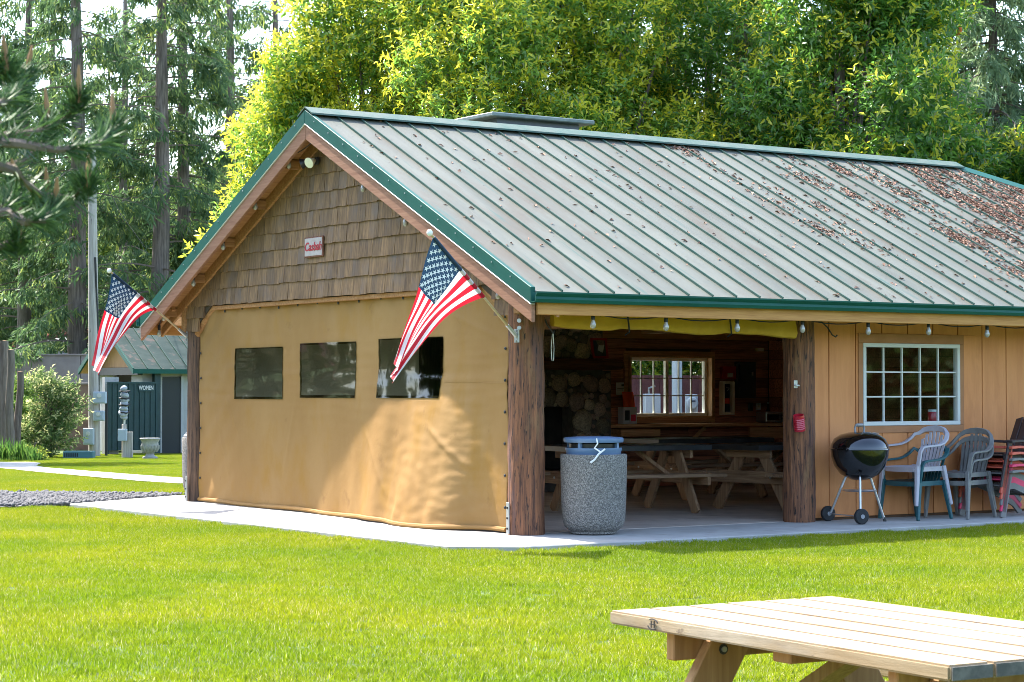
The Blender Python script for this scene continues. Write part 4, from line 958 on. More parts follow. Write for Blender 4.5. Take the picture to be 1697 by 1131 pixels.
# slatted garden chairs in a stack
def adirondack(m_, label, loc, rz):
    C = empty('garden_chair', loc, rz, label, 'chair', 'stacked slatted garden chairs'); M_ = MT[m_]
    for s_ in (-1, 1):
        MB().bar((.43, s_*.29, 0), (.30, s_*.29, .49), .028, .085, up=(1, 0, 0), h2=.06).build('front_leg', M_, C, bevel=.004)
        MB().sweep([(.33, s_*.295, .50), (.20, s_*.295, .507), (-.10, s_*.295, .49), (-.40, s_*.31, .475)], lambda i: [(-.055, -.014), (.055, -.014), (.055, .014), (-.055, .014)] if i < 3 else [(-.03, -.014), (.03, -.014), (.03, .014), (-.03, .014)]).build('arm', M_, C, bevel=.004)
        MB().sweep([(.36, s_*.25, .33), (.2, s_*.25, .345), (.0, s_*.25, .28), (-.2, s_*.25, .20), (-.40, s_*.25, .11), (-.52, s_*.25, 0)], lambda i: [(-.013, -.035), (.013, -.035), (.013, .035), (-.013, .035)]).build('side_rail', M_, C, bevel=.003)
    for k in range(6):
        x = .34-.1*k; z = .37-.03*max(0, k-1) - (0.0 if k else .02)
        MB().box((x, 0, z), (.088, .49, .016), Matrix.Rotation(-.25 if k > 1 else .05, 3, 'Y')).build('seat_slat', M_, C, bevel=.003)
    for k in range(5):
        y = k-2; top = .90-.035*y*y; mb = MB()
        mb.add([(-.17, y*.088-.0425, .22), (-.17, y*.088+.0425, .22), (-.17-.46*(top-.22)/.68*.8, y*.103+.0495, top-.012*abs(y)*(1 if y > 0 else 0)-.004*(y > 0)), (-.17-.46*(top-.22)/.68*.8, y*.103-.0495, top-.012*abs(y)*(1 if y < 0 else 0)),
                (-.19, y*.088-.0425, .215), (-.19, y*.088+.0425, .215), (-.19-.46*(top-.22)/.68*.8, y*.103+.0495, top-.012*abs(y)*(1 if y > 0 else 0)), (-.19-.46*(top-.22)/.68*.8, y*.103-.0495, top-.012*abs(y)*(1 if y < 0 else 0))],
               [(0, 1, 2, 3), (7, 6, 5, 4), (0, 4, 5, 1), (1, 5, 6, 2), (2, 6, 7, 3), (3, 7, 4, 0)]); mb.build('back_slat', M_, C, bevel=.004)
    MB().box((-.36, 0, .47), (.03, .60, .06)).build('back_rail', M_, C, bevel=.004)
    return C
for k, (m_, lb) in enumerate((('chair_ash', 'ash grey garden chair at the bottom of the slatted stack'), ('chair_pink', 'bright pink garden chair second from the bottom of the stack'), ('chair_ash', 'ash grey garden chair third from the bottom of the stack'), ('chair_coral', 'coral red garden chair third from the top of the stack'), ('chair_coral', 'coral red garden chair directly under the brown one'), ('chair_brown', 'dark brown slatted garden chair on top of the stack'))):
    adirondack(m_, lb, (6.19, -.46, .066*k), math.pi+R(3))

# ------------------------------------------------------------------ foliage tools
def nrmz(a): return a/np.maximum(np.linalg.norm(a, axis=1, keepdims=True), 1e-9)
def leaf_arrays(P, D, N_, L, Wd, fold=.25):
    """rhombic leaves folded on the midrib: P base, D axis, N_ face normal, L length, Wd width"""
    D = nrmz(D); S = nrmz(np.cross(D, N_)); Nn = np.cross(S, D)
    L = L[:, None]; Wd = Wd[:, None]
    a = P; t = P+D*L-Nn*L*.12; l = P+D*L*.45+S*Wd*.5+Nn*Wd*fold; r = P+D*L*.45-S*Wd*.5+Nn*Wd*fold
    V = np.stack([a, l, t, r], 1).reshape(-1, 3); k = np.arange(len(P))*4
    F = np.stack([np.stack([k, k+2, k+1], 1), np.stack([k, k+3, k+2], 1)], 1).reshape(-1, 3); return V, F
def foliage(name, P, D, N_, L, Wd, C_, mat_, parent, fold=.25):
    V, F = leaf_arrays(P, D, N_, L, Wd, fold); me = np_mesh(name, V, F)
    ca = me.color_attributes.new('Col', 'FLOAT_COLOR', 'POINT'); c = np.ones((len(P), 4, 4), np.float32); c[:, :, :3] = C_[:, None, :]
    ca.data.foreach_set('color', c.ravel()); return link(name, me, mat_, parent)
def rdir(n, up=0.0):
    d = rng.normal(size=(n, 3)); d[:, 2] += up; return nrmz(d)
def lerpc(a, b, t): return np.asarray(a)[None]*(1-t[:, None])+np.asarray(b)[None]*t[:, None]

def laurel(px, D, wdt, hgt, label, young, seed, name='laurel_tree', leaf=.125, nb=20, per=120, lo=.9, cols=None, grp='laurel trees behind the pavilion', racemes=True, mt_='leaf_laurel', cat='tree'):
    global rng
    rng = np.random.default_rng(seed); p0 = pin(px, 640, D); b = Vector((p0.x, p0.y, zg(p0.x, p0.y)-.05)); T = empty(name, b, 0, label, cat, grp)
    cd = -np.array([FWD.x, FWD.y, 0.0]); blobs = []
    for i in range(nb):
        a = rng.uniform(0, 2*math.pi); z = lo+(hgt-lo)*((i+.5)/nb); prof = math.sqrt(max(.12, 1-(2*(z-lo)/(hgt-lo)-1.05)**2/1.25)); r = wdt*prof*math.sqrt(rng.uniform(0.05, 1))*.8
        blobs.append((np.array([r*math.cos(a), r*math.sin(a), z-.4]), rng.uniform(.6, 1.05)*wdt*.42))
    mb = MB(); mb.tube([(0, 0, 0), (.05, .02, hgt*.3), (-.05, .05, hgt*.6), (0, 0, hgt*.85)], [.16*wdt/2.6, .13*wdt/2.6, .08*wdt/2.6, .03], 8); mb.build('trunk', MT['bark'], T, smooth=True)
    mb = MB()
    for c, r in blobs:
        z0 = max(.3, c[2]*.45); mb.tube([(0, 0, z0), tuple(c*.5+np.array([0, 0, z0*.5])), tuple(c)], [.05, .035, .012], 5)
    mb.build('limbs', MT['bark'], T)
    PP, DD, NN, LL, WW, CC_ = [], [], [], [], [], []; RP = []
    dark, mid, yel = cols or ((.11, .25, .04), (.32, .50, .07), (.86, .76, .055))
    for c, r in blobs:
        n = int(per*1.5*(r/(wdt*.33))**1.6); d = rdir(n, .35); d = nrmz(d + cd[None]*.35)
        rad = r*rng.uniform(.62, 1.05, n); base = c[None]+d*rad[:, None]*np.array([1, 1, .95])
        ax = nrmz(d*.7+np.array([0, 0, .5])+rng.normal(scale=.5, size=(n, 3)))
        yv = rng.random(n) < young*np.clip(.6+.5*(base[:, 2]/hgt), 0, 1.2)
        K = 9; t = (np.arange(K)+.5)/K; sl = leaf*rng.uniform(2.0, 3.0, n)
        pos = base[:, None, :]+ax[:, None, :]*(t[None, :, None]-.3)*sl[:, None, None]
        ph = np.arange(K)[None]*2.4+rng.uniform(0, 6.3, (n, 1)); o1 = nrmz(np.cross(ax, rdir(n))); o2 = np.cross(ax, o1)
        rad_ = np.cos(ph)[..., None]*o1[:, None]+np.sin(ph)[..., None]*o2[:, None]
        ld = rad_*(1.05-.45*t)[None, :, None]+ax[:, None]*(.25+.75*t)[None, :, None]+np.array([0, 0, -.22])+rng.normal(scale=.3, size=(n, K, 3))
        nn = ax[:, None]*.8-rad_*.2+np.array([0, 0, .4])+rng.normal(scale=.45, size=ld.shape)
        l = leaf*rng.uniform(.75, 1.2, (n, K)); w_ = l*rng.uniform(.30, .40, (n, K))
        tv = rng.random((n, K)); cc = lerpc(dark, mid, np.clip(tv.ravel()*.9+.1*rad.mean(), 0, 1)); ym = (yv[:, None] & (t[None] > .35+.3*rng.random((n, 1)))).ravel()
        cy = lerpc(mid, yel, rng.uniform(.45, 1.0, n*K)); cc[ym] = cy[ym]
        PP.append(pos.reshape(-1, 3)); DD.append(ld.reshape(-1, 3)); NN.append(nn.reshape(-1, 3)); LL.append(l.ravel()); WW.append(w_.ravel()); CC_.append(cc)
        if racemes:
            k = rng.random(n) < .22; RP.append((base+ax*leaf*1.2)[k])
        ni = n*2; di = rdir(ni); pi_ = c[None]+di*(r*rng.uniform(.15, .8, ni))[:, None]     # inner leaves
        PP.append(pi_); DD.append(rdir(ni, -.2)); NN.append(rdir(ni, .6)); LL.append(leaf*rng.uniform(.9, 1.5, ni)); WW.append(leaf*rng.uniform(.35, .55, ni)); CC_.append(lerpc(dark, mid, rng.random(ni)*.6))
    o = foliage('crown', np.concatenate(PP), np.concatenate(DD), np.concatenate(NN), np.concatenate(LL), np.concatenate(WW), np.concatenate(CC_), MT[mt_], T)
    if racemes:
        Q = np.concatenate(RP); n = len(Q); d = nrmz(rng.normal(scale=.25, size=(n, 3))+np.array([0, 0, 1])); rp = np.concatenate([Q, Q]); dd = np.concatenate([d, d]); nn = rdir(2*n)
        foliage('flower_spikes', rp, dd, nn, np.full(2*n, leaf*.95), np.full(2*n, leaf*.17), np.tile(np.array([[.42, .42, .24]]), (2*n, 1)), MT[mt_], T)
    return T

def conifer(px, D, hgt, r0, label, seed, z0=2.0, zmax=None, blen=(1.6, 4.0), step=.34, dens=22, spray=.34, cols=None, trunk_m='bark', name='cedar_tree', grp='tall conifers behind the far lawn', droop=.35, npl=2, width=.22):
    global rng
    rng = np.random.default_rng(seed); p0 = pin(px, 640, D); T = empty(name, (p0.x, p0.y, zg(p0.x, p0.y)-.1), 0, label, 'tree', grp)
    lx, ly = rng.normal(scale=.01, size=2)
    ts = [(lx*z+.05*math.sin(z*.4+seed), ly*z, z) for z in np.linspace(0, hgt, 14)]
    MB().tube(ts, [max(.03, r0*(1.12 if i == 0 else 1-.9*i/13)) for i in range(14)], 12).build('trunk', MT[trunk_m], T, smooth=True)
    zmax = zmax or hgt; mb = MB(); PP, DD, LL, CL, NN = [], [], [], [], []
    c1, c2, c3 = cols or ((.05, .105, .045), (.125, .20, .07), (.30, .37, .08)); z = z0
    while z < zmax:
        for _ in range(npl):
            a = rng.uniform(0, 2*math.pi); fl = (1-(z/hgt)**1.6); L = rng.uniform(*blen)*max(.18, fl)*rng.uniform(.7, 1.1)
            d = np.array([math.cos(a), math.sin(a), 0]); st = np.array([lx*z, ly*z, z]); K = 7; pts = []
            up0 = rng.uniform(-.1, .25)
            for k in range(K+1):
                t = k/K; p = st+d*L*t; p[2] += L*(up0*t-droop*t*t+.10*t**3); p[:2] += rng.normal(scale=.02*L, size=2)*t; pts.append(p)
            mb.tube([tuple(q) for q in pts], [.032*(1-.85*k/K)*min(1.4, L/2.5)+.004 for k in range(K+1)], 4, cap=False)
            n = int(dens*L/3*rng.uniform(.5, 1.25)); t = rng.uniform(.12, 1, n)**.8; seg = np.clip((t*K).astype(int), 0, K-1); fr = t*K-seg; A = np.array(pts)
            base = A[seg]*(1-fr[:, None])+A[seg+1]*fr[:, None]; side = np.array([-d[1], d[0], 0]); base = base+side[None]*(rng.uniform(-1, 1, n)*.22*L*(1.1-t))[:, None]; base[:, 2] -= np.abs(rng.normal(scale=.03, size=n))
            q = 7; hang = nrmz(d[None]*.35+np.array([0, 0, -1])+rng.normal(scale=.3, size=(n, 3)))
            off = rng.uniform(0, 1, (n, q)); pb = base[:, None]+hang[:, None]*(off*spray*.9)[..., None]+rng.normal(scale=spray*.14, size=(n, q, 3))
            dl = hang[:, None]+rng.normal(scale=.45, size=(n, q, 3))
            PP.append(pb.reshape(-1, 3)); DD.append(dl.reshape(-1, 3)); LL.append(spray*rng.uniform(.45, .95, n*q)); NN.append(np.repeat(rdir(n), q, 0)+rng.normal(scale=.4, size=(n*q, 3)))
            tt = np.repeat(rng.random(n), q)*.75+rng.random(n*q)*.25; cc = lerpc(c1, c2, np.clip(tt*1.4, 0, 1)); m_ = tt > .74; cc[m_] = lerpc(c2, c3, rng.random(m_.sum())); CL.append(cc)
        z += step*rng.uniform(.7, 1.3)
    mb.build('branches', MT['twig'], T)
    LL = np.concatenate(LL); foliage('crown', np.concatenate(PP), np.concatenate(DD), np.concatenate(NN), LL, LL*width, np.concatenate(CL), MT['leaf_cedar'], T, .1)
    return T

# ------------------------------------------------------------------ trees
LG = 'glossy laurel tree behind the pavilion '
laurel(470, 39, 1.9, 8.0, 'leafy yellow green laurel left of the roof peak', .85, 1, nb=34)
laurel(625, 40, 2.7, 11.0, 'tall yellow leaved laurel right above the roof peak', .95, 2, nb=46)
laurel(815, 38, 2.8, 11.2, 'tall yellow laurel rising behind the vent cap', .95, 3, nb=46)
laurel(1000, 39, 2.8, 11.0, 'yellow green laurel rising behind the middle of the ridge', .95, 4, nb=46)
laurel(1180, 40.5, 2.7, 11.0, 'green laurel mixed with the weeping conifer behind the ridge', .5, 5, nb=42, cols=((.05, .15, .025), (.18, .35, .05), (.72, .66, .05)))
laurel(1400, 37.5, 2.7, 10.2, 'broad leaved green laurel above the right part of the ridge', .5, 6, nb=46, leaf=.15, cols=((.05, .15, .025), (.18, .35, .05), (.72, .66, .05)))
laurel(1590, 40, 2.3, 7.2, 'dark green laurel behind the hip end of the roof', .25, 7, nb=34, cols=((.05, .15, .025), (.18, .35, .05), (.72, .66, .05)))
laurel(1740, 38.5, 2.4, 6.2, 'deep green laurel at the right border below the conifer', .3, 8, nb=34, leaf=.15, cols=((.05, .15, .025), (.18, .35, .05), (.72, .66, .05)))
HC = ((.05, .095, .04), (.11, .165, .06), (.19, .235, .08))
conifer(1240, 38.2, 8.3, .14, 'weeping pale green conifer hanging over the ridge among the laurels', 31, z0=4.6, blen=(1.2, 2.2), step=.15, dens=60, spray=.30, cols=((.09, .16, .035), (.2, .28, .06), (.34, .4, .09)), name='weeping_conifer', grp='conifers beside the laurels', droop=.75, npl=2, width=.15)
conifer(1110, 42, 12, .16, 'olive green weeping conifer at the top edge above the roof', 34, z0=6.0, blen=(1.4, 2.6), step=.16, dens=60, spray=.34, cols=((.09, .16, .035), (.18, .26, .05), (.32, .38, .08)), name='weeping_conifer', grp='conifers beside the laurels', droop=.7, npl=2, width=.15)
conifer(1650, 39.5, 12.5, .2, 'grey green hemlock with drooping sprays at the upper right', 32, z0=3.5, blen=(1.8, 3.6), step=.14, dens=84, spray=.26, cols=((.11, .19, .10), (.26, .36, .18), (.48, .56, .28)), name='hemlock_tree', grp='conifers beside the laurels', droop=.42, npl=3, width=.2)
conifer(1520, 46, 15, .25, 'dark tall hemlock behind the laurels near the upper right', 33, z0=3.5, blen=(2.2, 3.8), step=.24, dens=60, spray=.32, cols=((.05, .10, .05), (.11, .18, .09), (.2, .28, .14)), name='hemlock_tree', grp='conifers beside the laurels', droop=.4, npl=3)
for k, (px, D, r0, lab, sd) in enumerate((
        (132, 74, .40, 'tall cedar with straight trunk behind the grey utility pole', 41), (262, 76, .42, 'thick trunked cedar left of the twin trunks above the restroom', 42),
        (303, 79, .36, 'slimmer cedar just right of the thickest trunk', 43), (35, 80, .32, 'tall cedar near the left border behind the pine branches', 44),
        (205, 92, .3, 'distant cedar between the utility pole and the thick trunk', 45), (385, 84, .34, 'tall cedar beside the yellow laurel left of the roof peak', 46),
        (460, 90, .34, 'dark cedar behind the leftmost yellow laurel', 47), (-60, 84, .34, 'tall cedar cut by the left border', 48), (85, 98, .3, 'distant cedar far behind the log stumps', 49), (545, 96, .3, 'dark cedar showing above the roof peak laurels', 50))):
    conifer(px, D, 25, r0, lab, sd, z0=1.5, zmax=19, blen=(2.4, 5.0), step=.38, dens=36, spray=.46, npl=2, cols=((.05, .105, .045), (.13, .21, .075), (.38, .44, .10)))
# bushes and small trees of the far bank
BC = ((.08, .17, .03), (.20, .31, .05), (.5, .52, .08))
for k, (px, D, w_, h_, lab, yy) in enumerate((
        (40, 100, 4.2, 9.5, 'light green broadleaf tree beyond the wall at the left', .5), (150, 104, 4.0, 9.0, 'sunny yellow green tree beyond the utility pole', .7), (235, 98, 4.0, 9.5, 'bright green tree behind the cedar trunks', .6),
        (330, 102, 4.2, 10.5, 'leafy green tree between cedar trunks and gable', .5), (440, 108, 4.4, 11.5, 'green broadleaf tree behind the leftmost laurel', .4), (-40, 96, 4.2, 9, 'green broadleaf tree beyond the log stumps', .5), (580, 112, 4.8, 12, 'green broadleaf tree hidden behind the roof peak', .4),
        (90, 128, 6, 14, 'hazy green tree high on the far bank left of the pole', .4), (260, 130, 6, 14.5, 'hazy green tree high on the far bank behind the thick trunk', .4), (400, 132, 6, 15, 'hazy green tree high on the far bank by the laurel', .4))):
    laurel(px, D, w_, h_, lab, yy, 60+k, name='broadleaf_tree', leaf=.30, nb=22, per=110, cols=BC, grp='broadleaf trees of the far bank', racemes=False, mt_='leaf_back')
RC_ = ((.05, .02, .025), (.13, .05, .05), (.22, .09, .07))
laurel(95, 90, 2.6, 4.3, 'reddish leaved shrub beyond the pale wall', .5, 80, name='red_shrub', leaf=.22, nb=14, per=90, cols=RC_, grp='shrubs by the far wall', racemes=False, mt_='leaf_back', lo=1.5, cat='shrub')
laurel(84, 56.5, .92, 2.5, 'loose flowering shrub left of the utility pole', .55, 81, name='flowering_shrub', leaf=.115, nb=22, per=17, cols=((.07, .14, .04), (.19, .27, .08), (.62, .60, .28)), grp='shrubs by the far wall', racemes=True, mt_='leaf_shrub', lo=.5, cat='shrub')
laurel(20, 60, 1.2, 2.2, 'low dark shrub behind the log stumps', .3, 82, name='low_shrub', leaf=.12, nb=14, per=60, cols=BC, grp='shrubs by the far wall', racemes=False, mt_='leaf_shrub', lo=.3, cat='shrub')
laurel(60, 53.5, .55, .55, 'low yellow green ground shrub beside the iris leaves', .8, 83, name='low_shrub', leaf=.08, nb=12, per=50, cols=BC, grp='shrubs by the far wall', racemes=False, mt_='leaf_shrub', lo=.1, cat='shrub')
rng = np.random.default_rng(5)

# ------------------------------------------------------------------ far bank, walls
pl_ = [pin(-700, 640, 66), pin(2600, 640, 66)]
N1, N2 = 60, 20; V = []
for j in range(N2+1):
    D = 72+7.5*j
    for i in range(N1+1):
        p = pin(-900+3600*i/N1, 645, D); V.append((p.x, p.y, 2.35+max(0, (D-78))*.075+.5*noise.noise(Vector((p.x*.08, p.y*.08, 0)))*min(1, j/3)))
F = [(j*(N1+1)+i, j*(N1+1)+i+1, (j+1)*(N1+1)+i+1, (j+1)*(N1+1)+i) for j in range(N2) for i in range(N1)]
tag(link('hillside', np_mesh('hillside', V, F, True), MT['lawn_soil']), 'green bank behind the far wall', kind='structure')
def wallbox(name, pxa, pxb, D, z0, z1, th, m_, lab, capm=None):
    a, b_ = pin(pxa, 645, D), pin(pxb, 645, D); T = empty(name, (a.x, a.y, 0), math.atan2(b_.y-a.y, b_.x-a.x), lab, 'wall'); L = math.hypot(b_.x-a.x, b_.y-a.y)
    nb_ = max(3, int(L/2.4))
    for k in range(nb_): MB().box((L*(k+.5)/nb_, 0, (z0+z1)/2), (L/nb_-.02, th, z1-z0)).build('wall_section', m_, T, bevel=.01)
    MB().box((L/2, 0, z1+.03), (L, th+.08, .06)).build('coping', capm or m_, T, bevel=.01); return T
wallbox('retaining_wall', -350, 620, 71.5, -.5, 2.55, .3, MT['wall_beige'], 'pale beige retaining wall at the back left')
wallbox('garden_wall', -300, 190, 65, -.5, 1.55, .25, MT['wall_brown'], 'low brown wall in front of the pale retaining wall', MT['wall_beige'])
a = pin(95, 575, 79); b_ = pin(150, 575, 79); mb = MB(); a2, b2 = pin(70, 558, 92), pin(140, 550, 92)
mb.add([(a.x, a.y, 2.72), (b_.x, b_.y, 2.72), (b2.x, b2.y, 3.9), (a2.x, a2.y, 3.9)], [(0, 1, 2, 3)]); tag(mb.build('driveway', MT['road']), 'pale driveway climbing the bank beyond the wall', kind='structure')

# ------------------------------------------------------------------ restroom hut
RD = 60.0; e0 = pin(221, 611, RD); gz = -.44
HX, HY, HEZ, HRZ, HW = e0.x, e0.y, 2.0, 3.22, 4.0
RS = empty('restroom_hut', (HX, HY, gz), 0, 'small white restroom hut with dark green metal roof', 'hut')
z_ = lambda z: z-gz
HL = 6.5; sl_ = math.atan2(HRZ-HEZ, HW/2)
mb = MB(); w0, w1 = .32, HW-.32; x0 = .42
mb.box((x0+HL/2-.3, w0+.06, z_(1.95)/2), (HL-.6, .12, z_(1.95))); mb.box((x0+HL/2-.3, w1-.06, z_(1.95)/2), (HL-.6, .12, z_(1.95)))
mb.box((x0+.06, w0+.45, z_(1.95)/2), (.12, .66, z_(1.95))); mb.box((x0+.06, w1-.7, z_(1.95)/2), (.12, 1.1, z_(1.95))); mb.box((x0+1.6, HW/2, z_(1.95)/2), (.1, w1-w0-.3, z_(1.95)))
mb.build('wall', MT['render_white'], RS)
rf = MB(); 
for s_ in (0, 1):
    y0 = 0 if s_ == 0 else HW
    rf.prism([(y0, z_(HEZ)-.02), (HW/2, z_(HRZ)-.02), (HW/2, z_(HRZ)-.12), (y0, z_(HEZ)-.12)], 0, .02, HL+.4)
rf = rf.build('roof', MT['jamb_wood'], RS)
for k in range(16):
    u = .0+k*.43
    if u > HL: break
    mb = MB(); mb.prism([(-.03, z_(HEZ)-.02), (HW/2, z_(HRZ)), (HW/2, z_(HRZ)-.015), (-.03, z_(HEZ)-.035)], 0, u+.006, u+.424); mb.build('roof_panel', MT['roof_far'], rf)
    MB().bar((u, -.03, z_(HEZ)-.005), (u, HW/2, z_(HRZ)+.015), .02, .04, up=(0, -math.sin(sl_), math.cos(sl_))).build('seam', MT['green_seam'], rf)
mb = MB(); mb.prism([(HW+.03, z_(HEZ)-.02), (HW/2, z_(HRZ)), (HW/2, z_(HRZ)-.015), (HW+.03, z_(HEZ)-.035)], 0, 0, HL); mb.build('back_panel', MT['roof_far'], rf)
for s_, y0 in ((1, -.03), (-1, HW+.03)):
    mb = MB(); mb.prism([(y0, z_(HEZ)-.15), (HW/2, z_(HRZ)-.13), (HW/2, z_(HRZ)+.03), (y0, z_(HEZ)+.01)], 0, -.04, .01); mb.build('rake_trim', MT['green_trim'], rf)
MB().box((HL/2, -.06, z_(HEZ)-.08), (HL+.1, .07, .13)).build('gutter', MT['green_trim'], rf)
MB().box((x0-.1, HW/2, z_(1.93)), (.16, HW-.5, .22)).build('gable_beam', MT['dark_door'], RS)
MB().prism([(.3, z_(2.05)), (HW-.3, z_(2.05)), (HW/2, z_(3.0))], 0, x0+.02, x0+.1).build('gable_board', MT['jamb_wood'], RS)
# doorway and dark post
def on_wall(px): # u offset on the front wall plane
    v = HY+w0; d = FWD+RGT*((px-848.5)/FPX); t = (v-CAM.y)/d.y; return CAM.x+d.x*t-HX
ua, ub = on_wall(267), on_wall(298); MB().box(((ua+ub)/2, w0-.03, 1.1), (ub-ua, .06, 2.2)).build('door', MT['dark_door'], RS)
for q in (ua-.05, ub+.05): MB().box((q, w0-.05, 1.12), (.09, .1, 2.24)).build('door_frame', MT['render_white'], RS)
u_ = on_wall(256); MB().box((u_, w0-.15, 1.15), (.18, .18, 2.3)).build('porch_post', MT['teal_board'], RS)
SY = -.15; 
def on_scr(px):
    v = HY+SY; d = FWD+RGT*((px-848.5)/FPX); t = (v-CAM.y)/d.y; return CAM.x+d.x*t
sa, sb = on_scr(178), on_scr(259)
SCN = empty('privacy_screen', ((sa+sb)/2, HY+SY, gz), 0, 'dark teal board screen in front of the restroom doorway', 'screen')
nb_ = 9; wd = (sb-sa)/nb_
for k in range(nb_): MB().box(((k-nb_/2+.5)*wd, 0, 1.06), (wd-.012, .04, 1.90)).build('board', MT['teal_board'], SCN)
for k in range(nb_+1): MB().box(((k-nb_/2)*wd, -.03, 1.06), (.045, .03, 1.90)).build('batten', MT['teal_board'], SCN)
MB().box((0, -.01, 2.03), (sb-sa+.06, .1, .05)).build('cap_rail', MT['teal_board'], SCN)
for s_ in (-1, 1): MB().box((s_*(sb-sa)/2*.96, .05, 1.0), (.09, .09, 2.0)).build('post', MT['teal_board'], SCN)
ws = empty('restroom_sign', (on_scr(241), HY+SY-.055, gz+1.88), 0, 'small dark sign reading WOMEN on the teal screen', 'sign')
MB().box((0, 0, 0), (.42, .02, .2)).build('plate', MT['teal_board'], ws)
text_mesh('lettering', 'WOMEN', .17, MT['vinyl_white'], ws, Matrix.Translation((0, -.014, 0)) @ Matrix.Rotation(math.pi/2, 4, 'X') @ Matrix.Scale(.68, 4, (1, 0, 0)), bold=.004)
# white pier at the hut's left corner
MB().box((on_wall(178)+.05, w0-.12, z_(1.75)/2), (.42, .2, z_(1.75))).build('pier', MT['render_white'], RS)

# utility pole with meter boxes
def at_g(px, D): p = pin(px, 640, D); return Vector((p.x, p.y, zg(p.x, p.y)-.03))
b0 = at_g(157, 58); UP_ = empty('utility_pole', b0, 0, 'weathered grey utility pole with meter boxes left of the hut', 'utility pole')
lean = RGT*(-.10)
mb = MB(); mb.tube([lean*(z/8)*1.0+Vector((0, 0, z)) for z in np.linspace(0, 8.9, 12)], [.165-.005*i for i in range(12)], 12); mb.build('pole', MT['pole_bark'], UP_, smooth=True)
side = Matrix.Rotation(YAW-math.pi/2, 3, 'Z')
MB().tube([side @ Vector((.12, -.02, 0)), side @ Vector((.11, -.02, 3.0)), side @ Vector((.02, -.12, 5.5))], .03, 8).build('conduit', MT['wire'], UP_)
for dx, z, w_, h_ in ((.18, 1.62, .36, .33), (.16, 1.12, .30, .28), (-.12, .55, .30, .46)):
    bo = MB().box(side @ Vector((dx, -.18, z)), (w_, .16, h_), side).build('meter_box', MT['box_grey'], UP_, bevel=.015)
    MB().box(side @ Vector((dx, -.265, z)), (w_*.8, .012, h_*.8), side).build('cover', MT['box_grey'], bo, bevel=.004)
    MB().tube([side @ Vector((dx, -.26, z+h_*.18)), side @ Vector((dx, -.31, z+h_*.18))], .06, 12).build('dial', MT['vinyl_white'], bo)
MB().box(side @ Vector((.32, .05, .9)), (.06, .06, 1.8), side).build('riser', MT['wire'], UP_)
# overhead wires
for k, (ya, yb) in enumerate(((112, 118), (122, 127), (133, 139), (150, 148))):
    a, b_ = pin(-300, ya, 86), pin(620, yb, 90); pts_ = []
    for i in range(25):
        t = i/24; p = a.lerp(b_, t); p.z -= .5*4*t*(1-t)*.4; pts_.append(p-a)
    Wr = MB().tube(pts_, .014, 4).build('overhead_wire', MT['wire']); Wr.location = a
    tag(Wr, ['topmost', 'second', 'third', 'lowest'][k]+' of the thin overhead wires crossing between the cedars', 'wire', 'overhead wires')
a, b_ = pin(240, 410, 70), pin(150, 250, 58); Wr = MB().tube([Vector((0, 0, 0)), (b_-a)*.5+Vector((0, 0, -.3)), b_-a], .012, 4).build('guy_wire', MT['wire']); Wr.location = a; tag(Wr, 'slanting guy wire running down from the utility pole', 'wire')

# tap post wrapped in white, urn, low box
b0 = at_g(206, 56); TP = empty('wrapped_tap', b0, 0, 'garden tap post wrapped in pale cloth before the teal screen', 'tap')
MB().box((0, 0, .45), (.11, .09, .9)).build('post', MT['pole_bark'], TP, bevel=.01); MB().box(side @ Vector((.14, .05, .35)), (.16, .12, .70), side).build('side_post', MT['pole_bark'], TP, bevel=.01)
MB().tube([(0, 0, .85), (0, 0, 1.85)], .035, 10).build('pipe', MT['galv'], TP)
for z, r in ((1.10, .12), (1.20, .15), (1.31, .14), (1.44, .13), (1.56, .12), (1.68, .13), (1.86, .10)):
    me = SM[int(z*10) % 7].copy(); me.materials.clear(); me.materials.append(MT['wrap']); o = link('cloth_wrap', me, None, TP); o.location = (.02*math.sin(z*9), 0, z); o.scale = (r*random.uniform(.85, 1.15), r*1.2, r*random.uniform(.55, .95)); o.rotation_euler = (random.uniform(-.5, .5), random.uniform(-.5, .5), random.uniform(0, 3))
for z in (1.22, 1.42, 1.60, 1.78): MB().tube([(-.12, -.09, z), (0, -.15, z-.02), (.12, -.09, z+.01), (.1, .1, z), (-.1, .1, z), (-.12, -.09, z)], .02, 6).build('cord', MT['black_rubber'], TP)
bo = MB().box(side @ Vector((-.02, -.12, .62)), (.24, .12, .32), side).build('box', MT['box_grey'], TP, bevel=.01)
b0 = at_g(249, 55); UR = empty('stone_urn', b0, 0, 'pale stone pedestal urn beside the dark restroom door', 'urn')
MB().lathe([(.20, 0), (.20, .05), (.13, .08), (.10, .13), (.12, .17), (.19, .22), (.225, .30), (.22, .38), (.215, .44), (.25, .50), (.27, .53), (.26, .55), (.20, .54), (.18, .45), (.001, .42)], 28).build('body', MT['urn_stone'], UR, smooth=True)
for k in range(14): a = 2*math.pi*k/14; MB().tube([(.17*math.cos(a), .17*math.sin(a), .19), (.225*math.cos(a), .225*math.sin(a), .27), (.232*math.cos(a), .232*math.sin(a), .36)], .02, 6).build('flute', MT['urn_stone'], UR, smooth=True)
b0 = at_g(132, 55.5); BXx = empty('slotted_box', b0, YAW-math.pi/2, 'low teal slotted box at the foot of the flowering shrub', 'box')
MB().box((0, 0, .10), (.78, .4, .20)).build('body', MT['teal_box'], BXx, bevel=.012)
for k in range(7): MB().box((-.34+.055*k, -.205, .10), (.03, .012, .10)).build('slot', MT['dark_door'], BXx)
